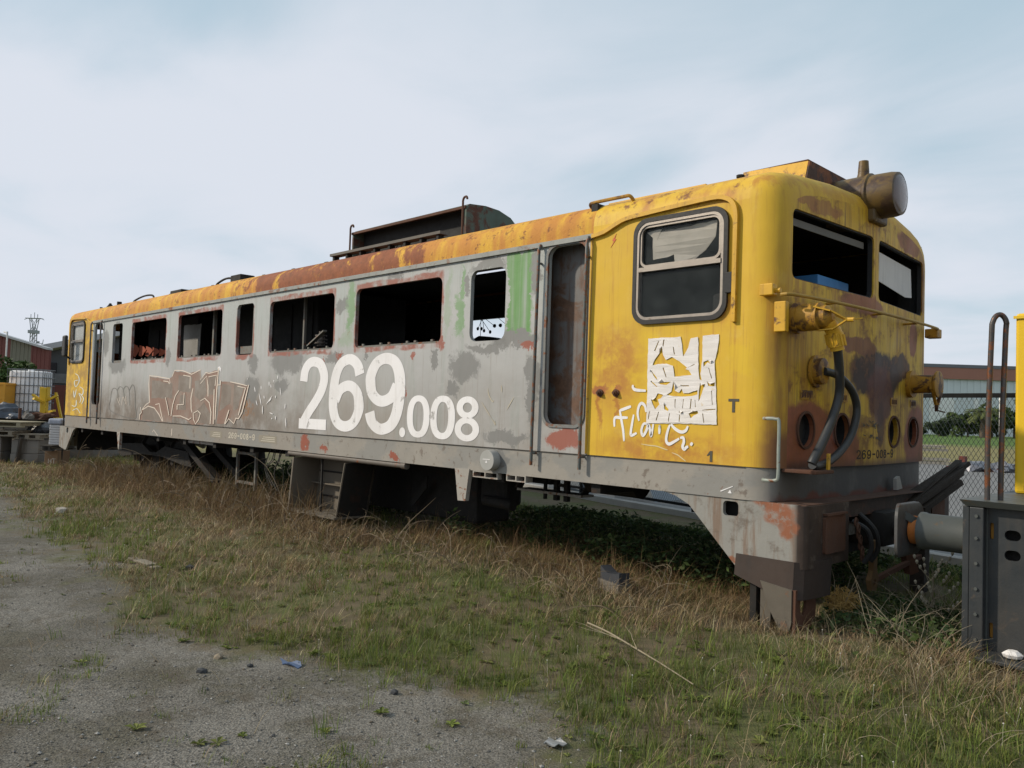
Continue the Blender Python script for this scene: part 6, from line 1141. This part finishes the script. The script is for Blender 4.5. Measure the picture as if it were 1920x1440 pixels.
def seed_heads():
    x, y, d = field(230, 3.4, 11, 1.2); g = gravel(x, y); k = (g < .4)&~nothing_here(x, y)&(y < .4); x, y, d = x[k], y[k], d[k]; mb = MB()
    for i in range(len(x)):
        z = float(gz(x[i], y[i])); hh = rng.uniform(.04,.16); r = rng.uniform(.003,.0055)*max(1, d[i]/6); c = Vector((x[i]+rng.normal(0,.02), y[i]+rng.normal(0,.02), z+hh)); mb.bar((x[i],y[i],z), c, .0008)
        mb.add([c+Vector((r,0,0)),c-Vector((r,0,0)),c+Vector((0,r,0)),c-Vector((0,r,0)),c+Vector((0,0,r)),c-Vector((0,0,r))], [(0,2,4),(2,1,4),(1,3,4),(3,0,4),(2,0,5),(1,2,5),(3,1,5),(0,3,5)])
    o = obj('seed_heads', mb, mk('pale_seed_fluff', (.55,.52,.45), .9, .1)); o['kind'] = 'stuff'; o['label'] = 'tiny pale seed heads scattered over the grass'; o['category'] = 'weeds'
seed_heads()
# long dead stalks lying and leaning along the body
n0 = 17000; x = rng.uniform(-15, .2, n0); y = np.where(x > -4.5, .12, -.3)+rng.normal(0,.26,n0)+.1*np.sin(x*1.3); 
wt_ = (.35+.65*(patchn(x, y, 1.2, 6.) > -.1))*np.where(x > -4.5, .45, 1.); k = (rng.random(n0) < wt_)&(y < .75); x, y = x[k], y[k]; n = len(x); d = np.hypot(x-CAM.x, y-CAM.y)
h = rng.gamma(3., .036, n)*(1+.5*sst(-x, 5.5, 9)); h = np.clip(h, .04, .32)
me = blade_mesh('dead_stalks', x, y, gz(x, y), h, .0035*np.maximum(1, d/5.), rng.uniform(0,6.283,n), np.abs(rng.normal(1.3,.8,n)), pick(STRAW*np.array([.80,.73,.70]), n), MBL)
o = bpy.data.objects.new('dead_stalks', me); COL.objects.link(o); o['kind'] = 'stuff'; o['label'] = 'brown dead stalks matted along the side of the locomotive'; o['category'] = 'weeds'
n0 = 11000; x, y, d = field(n0, 3.0, 15, 1.4, -.62, .72); g = gravel(x, y); k = (rng.random(n0) < np.clip(.15+.8*dryness(x, y), 0, 1)*(1-.96*g)*np.where(x > -1.2, .5, 1.))&~nothing_here(x, y)&(y < .35)&~((x > -4.2)&(x < .1)&(y > -.45)&(rng.random(n0) < .8)); x, y, d = x[k], y[k], d[k]; n = len(x)
me = blade_mesh('long_straw', x, y, gz(x, y), rng.gamma(5., .033, n), .0021*np.maximum(1, d/5.), rng.uniform(0,6.283,n), np.abs(rng.normal(.8,.6,n)), pick(STRAW*1.12, n), MBL)
o = bpy.data.objects.new('long_straw', me); COL.objects.link(o); o['kind'] = 'stuff'; o['label'] = 'long thin straw blades standing and leaning over the short grass'; o['category'] = 'straw'
n0 = 5500; x = rng.uniform(-14.5,-5.6,n0); y = rng.normal(.10,.28,n0); k = (patchn(x, y, 1.4, 2.) > -.45); x, y = x[k], y[k]; n = len(x)
me = blade_mesh('scruffy_stalks', x, y, gz(x, y), np.clip(rng.gamma(4., .075, n), .08, .6), .0085*rng.uniform(.6,1.3,n), rng.uniform(0,6.283,n), np.abs(rng.normal(.45,.4,n)), pick(STRAW*np.array([.62,.56,.52]), n), MBL)
o = bpy.data.objects.new('scruffy_stalks', me); COL.objects.link(o); o['kind'] = 'stuff'; o['label'] = 'tall scruffy dead stalks hiding the far wheels'; o['category'] = 'weeds'
n0 = 7000; x = rng.uniform(-5,-.3,n0); y = rng.uniform(.2,2.2,n0); n = n0
me = blade_mesh('under_straw', x, y, gz(x, y), rng.gamma(3., .05, n), .004*rng.uniform(.6,1.3,n), rng.uniform(0,6.283,n), np.abs(rng.normal(.9,.7,n)), pick(STRAW*np.array([.8,.7,.62]), n), MBL)
o = bpy.data.objects.new('under_straw', me); COL.objects.link(o); o['kind'] = 'stuff'; o['label'] = 'flattened brown straw under the near half of the locomotive'; o['category'] = 'straw'
# leafy weeds under and behind the body
def leafy(name, label, n0, xs, ys, hh, pal, seed, ln=.05, prob=None):
    r = np.random.default_rng(seed); x = r.uniform(*xs, n0); y = r.uniform(*ys, n0); dn = patchn(x, y, 1.6, seed)
    k = dn > -.35; x, y, dn = x[k], y[k], dn[k]; n = len(x); H = hh*(.35+.65*np.clip(dn+.5, 0, 1))
    z = gz(x, y)+H*r.random(n)**.8
    a = r.normal(0,1,(n,3)); a[:,2] *= .5; a /= np.linalg.norm(a,axis=1)[:,None]; b = np.cross(a, r.normal(0,1,(n,3))); b /= np.linalg.norm(b,axis=1)[:,None]
    P = np.stack([x,y,z],1); L = ln*r.uniform(.5,1.4,(n,1)); v = np.stack([P-a*L, P+b*L*.38, P+a*L, P-b*L*.38],1).reshape(-1,3)
    me = bpy.data.meshes.new(name); me.from_pydata(v.tolist(), [], np.arange(4*n).reshape(-1,4).tolist())
    c = np.ones((n,4,4)); c[:,:,:3] = (pal[r.integers(0,len(pal),n)]*r.uniform(.6,1.4,(n,1)))[:,None,:]; at = me.color_attributes.new('blade_colour','FLOAT_COLOR','POINT'); at.data.foreach_set('color', c.reshape(-1)); me.materials.append(MBL)
    o = bpy.data.objects.new(name, me); COL.objects.link(o); o['kind'] = 'stuff'; o['label'] = label; o['category'] = 'weeds'
WEED = np.array([[.035,.06,.022],[.045,.07,.02],[.028,.048,.02],[.06,.075,.03]])
leafy('leafy_weeds', 'dark green leafy weeds growing under the near half of the locomotive', 12000, (-4.6,-.2), (.8,2.9), .34, WEED*1.5, 3, .034)
leafy('leafy_weeds', 'green leafy weeds under the far half of the locomotive', 12000, (-13,-6.2), (1.0,3.6), .38, WEED*1.2, 5, .04)
leafy('leafy_weeds', 'low green leaves in the grass below the buffer', 1700, (.1,1.1), (.15,1.6), .16, WEED*1.5, 8, .03)
leafy('leafy_weeds', 'weeds growing along the foot of the chain-link fence', 20000, (-9,1.), (3.2,4.5), .10, WEED*1.3, 9)
# arching dry bramble stems
br = MB(); rnd = random.Random(21)
def stem(p, L, a, e, r, droop, mb, n=7):
    pts = []; q = Vector(p); el = e
    for i in range(n):
        pts.append(q.copy()); s = L/n; q = q+Vector((math.cos(a)*math.cos(el)*s, math.sin(a)*math.cos(el)*s, math.sin(el)*s)); el -= droop/n; a += rnd.uniform(-.35,.35)
    pts.append(q); m = len(pts); mb.tube(pts, [r*(1-.75*i/(m-1)) for i in range(m)], 4, False); return pts
for i in range(210):
    x = rnd.choice((rnd.uniform(-10.5,-6.2), rnd.uniform(-6.2,-3.6), rnd.uniform(-15.5,-10), rnd.uniform(-3.6,-.4))); y = rnd.gauss(-.32,.2); z = float(gz(x,y))
    p = stem((x,y,z-.01), rnd.uniform(.3,1.0)*(1.25 if x < -6 else .8), rnd.uniform(0,6.28), rnd.uniform(.5,1.5), rnd.uniform(.0025,.005)*(1+.08*abs(x)), rnd.uniform(.6,2.6), br)
    if rnd.random() < .5: stem(p[3], rnd.uniform(.1,.35), rnd.uniform(0,6.28), rnd.uniform(.2,1.2), .0025*(1+.06*abs(x)), 1., br, 4)
o = obj('dry_brambles', br, mk('dry_bramble_bark', (.19,.145,.095), .8, .4, 6)); o['kind'] = 'stuff'; o['label'] = 'arching dry bramble stems along the side of the locomotive'; o['category'] = 'weeds'
DRY = mk('bleached_dry_stem', (.27,.225,.155), .85, .25, 9)
# dead bush ball, thistle, twig
db = thing('dry_bush', 'round ball of dry yellow-brown weed beside the support stand', 'bush', (.20,.62,.12))
bm_ = MB()
for i in range(420):
    v = Vector((rnd.gauss(0,1),rnd.gauss(0,1),rnd.gauss(0,1))).normalized(); q = Vector((0,.05,.15))+Vector((v.x*.12,v.y*.14,v.z*.095))*rnd.uniform(.3,1.1); w = Vector((rnd.gauss(0,1),rnd.gauss(0,1),rnd.gauss(0,1))).normalized()
    bm_.bar(q-w*.028, q+w*.028, .0035)
obj('tuft', bm_, mk('ochre_dry_weed', (.42,.27,.09), .9, .3, 20), db); sm_ = MB()
for a_, e_ in ((2.2,1.3),(2.9,1.1),(1.2,1.2),(.3,1.35)): 
    p = stem((0,0,-.03), rnd.uniform(.38,.6), a_, e_, .005, .3, sm_, 8); stem(p[5], .13, a_+1.2, .5, .003, .4, sm_, 4)
obj('stem', sm_, DRY, db)
th = thing('thistle', 'dead thistle with pale seed heads left of the track machine', 'plant', (.72,1.02,.10)); sm_ = MB(); hd_ = MB()
main = stem((0,0,-.02), .5, 1., 1.5, .006, .05, sm_, 8)
for i in range(12):
    p = main[2+i % 6]; q = stem(p, rnd.uniform(.12,.26), i*2.4, rnd.uniform(.4,.9), .0035, -.5, sm_, 5)
    for j in range(3): c = q[-1-j]; hd_.lathe([(-.012,.003),(0,.010),(.012,.011),(.02,.003)], 'z', tuple(c), 6)
obj('stem', sm_, DRY, th); obj('seed_heads', hd_, mk('pale_seed_heads', (.40,.36,.28), .9, .2, 9), th)['kind'] = 'stuff'
sm_ = MB()
pts = [(-.75,-1.15,.20),(-.55,-1.17,.18),(-.30,-1.24,.155),(-.05,-1.33,.14),(.12,-1.38,.12),(.27,-1.44,.11)]; sm_.tube(cr(pts,5), [.007-.00015*i for i in range(26)], 5)
for t, a_ in ((.3,.5),(.45,.2),(.6,-.4)): stem(Vector(pts[1]).lerp(Vector(pts[3]), t), .4, 2.8+a_, .15, .003, .1, sm_, 5)
tag(obj('dry_twig', sm_, DRY), 'long pale dry twig lying in the grass before the support stand', 'twig')
bs_ = MB()
for i in range(90):
    x = rnd.uniform(.55,1.12); y = rnd.uniform(.1,1.2); stem((x,y,float(gz(x,y))), rnd.uniform(.25,.6), rnd.uniform(0,6.28), rnd.uniform(.7,1.5), .003, rnd.uniform(.3,1.5), bs_, 5)
for i in range(60):
    x = rnd.uniform(.2,1.7); y = rnd.uniform(-1.6,.2); stem((x,y,float(gz(x,y))), rnd.uniform(.15,.4), rnd.uniform(0,6.28), rnd.uniform(.5,1.4), .002, rnd.uniform(.3,1.5), bs_, 5)
o = obj('tall_straw', bs_, DRY); o['kind'] = 'stuff'; o['label'] = 'tall pale straw stems standing by the track machine'; o['category'] = 'straw'
# wheel chock, plastic litter, plate
ck = thing('wheel_chock', 'dark grey wooden block with a scooped top lying in the dry grass', 'block', (-1.50,.10,float(gz(-1.5,.1))+.05), -.35)
obj('base', MB().bbox((-.17,-.07,-.055),(.17,.07,.035),.006), mk('dusty_grey_plank', (.13,.115,.095), .85, .3), ck)
obj('chock', MB().plate([(-.15,.036),(.15,.036),(.15,.13),(.11,.115),(.04,.105),(-.04,.10),(-.09,.12),(-.15,.145)], [], -.05, .05), mk('dark_blue_grey_rubber', (.035,.038,.045), .7, .3), ck)
tag(obj('flat_plate', MB().lathe([(0,.14),(.008,.15),(.014,.14)], 'z', (0,0,0), 20), mk('dusty_grey_lid', (.18,.165,.14), .8, .2)), 'round grey lid lying in the grass below the thistle', 'lid').location = (.80,.78,.125)
bp = MB().plate(ragged([(-.09,-.02),(.0,-.035),(.1,-.01),(.09,.03),(-.02,.025)], .012, .03, 3), [], .01, .016, FLAT); bp.v = [(a, b, c+.012*math.sin(40*a)) for a, b, c in bp.v]
tag(obj('plastic_scrap', bp, mk('faded_blue_plastic', (.055,.09,.17), .5, .2)), 'faded blue plastic scrap on the gravel', 'litter').location = (-1.745,-2.81,float(gz(-1.745,-2.81)))
cp_ = MB().plate(ragged([(-.05,-.04),(.04,-.045),(.05,.03),(-.02,.05)], .014, .02, 6), [], .01, .014, FLAT); cp_.v = [(a, b, c+.015*abs(math.sin(50*a+30*b))) for a, b, c in cp_.v]
tag(obj('plastic_scrap', cp_, mk('clear_crumpled_plastic', (.20,.21,.22), .25, .2, spec=.6)), 'crumpled clear plastic scrap at the bottom of the picture', 'litter').location = (.14,-2.452,float(gz(.14,-2.452)))
def stone(r, seed, mat):
    q = np.random.default_rng(seed); bm = bmesh.new(); bmesh.ops.create_icosphere(bm, subdivisions=1, radius=1)
    for v in bm.verts: v.co = Vector((v.co.x*r, v.co.y*r*.8, v.co.z*r*.6))*float(q.uniform(.75,1.2))
    me = bpy.data.meshes.new('stone'); bm.to_mesh(me); bm.free(); me.materials.append(mat); return me
SD, SB = mk('dark_stone', (.045,.047,.05), .8, .3, 20), mk('tan_stone', (.22,.18,.13), .85, .3, 20)
for xx, yy, r, m_, lab in ((-1.93,-3.29,.035,SD,'dark stone on the gravel left of the blue scrap'),(-2.14,-3.09,.035,SB,'tan stone standing behind the dark stone on the gravel'),(-.93,-2.62,.03,SD,'flat dark stone right of the blue scrap'),(-1.86,-3.02,.025,SD,'small grey stone between the dark stone and the blue scrap'),(-9.6,-1.9,.10,mk('pale_rubble', (.34,.31,.27), .9, .2, 9),'pale rubble stone at the edge of the grass on the far left'),(-4.9,-2.1,.05,SD,'dark stone at the left edge of the grass')):
    o = obj('stone', stone(r, int(r*1000)+len(lab), m_), None); o.location = (xx, yy, float(gz(xx,yy))+r*.3); o.rotation_euler = (0,0,rnd.uniform(0,6)); tag(o, lab, 'stone')
tag(obj('broken_board', MB().bbox((-.35,-.04,0),(.30,.04,.02),.004).bbox((-.1,-.06,.021),(.2,.03,.035),.004), TIM), 'broken board lying at the edge of the grass on the left', 'board').location = (-5.35,-2.35,float(gz(-5.35,-2.35)))
# loose pebbles
def pebbles():
    x, y, d = field(26000, 3.2, 15, 1.6, -.72, .2); g = gravel(x, y); k = rng.random(len(x)) < (.1+.9*g); x, y, d = x[k], y[k], d[k]; n = len(x)
    base = np.array([(1,0,0),(-1,0,0),(0,1,0),(0,-1,0),(0,0,1),(0,0,-1)], float); F = np.array([(0,2,4),(2,1,4),(1,3,4),(3,0,4),(2,0,5),(1,2,5),(3,1,5),(0,3,5)])
    r = np.clip(rng.lognormal(-5.75,.55,n), .0015, .014)*np.maximum(1, d/8); v = base[None]*(r[:,None,None]*rng.uniform(.6,1.3,(n,6,1)))*np.array([1,1,.6]); a = rng.uniform(0,6.28,n); c, s = np.cos(a)[:,None], np.sin(a)[:,None]
    X = v[:,:,0]*c-v[:,:,1]*s+x[:,None]; Y = v[:,:,0]*s+v[:,:,1]*c+y[:,None]; Z = v[:,:,2]+(gz(x,y)+r*.3)[:,None]
    me = bpy.data.meshes.new('pebbles'); me.from_pydata(np.stack([X,Y,Z],2).reshape(-1,3).tolist(), [], (np.arange(n)[:,None,None]*6+F[None]).reshape(-1,3).tolist())
    cc = np.ones((n,6,4)); cc[:,:,:3] = (np.array([[.17,.16,.145],[.22,.21,.195],[.12,.115,.11],[.30,.29,.27],[.15,.125,.095]])[rng.integers(0,5,n)]*rng.uniform(.7,1.2,(n,1)))[:,None,:]
    at = me.color_attributes.new('blade_colour','FLOAT_COLOR','POINT'); at.data.foreach_set('color', cc.reshape(-1))
    n_ = NT('pebble_stone'); vcn = n_.t.nodes.new('ShaderNodeVertexColor'); vcn.layer_name = 'blade_colour'; me.materials.append(n_.fin(vcn.outputs[0], .9, 0, .2))
    o = bpy.data.objects.new('pebbles', me); COL.objects.link(o); o['kind'] = 'stuff'; o['label'] = 'loose grey pebbles on the gravel track'; o['category'] = 'gravel'
pebbles()
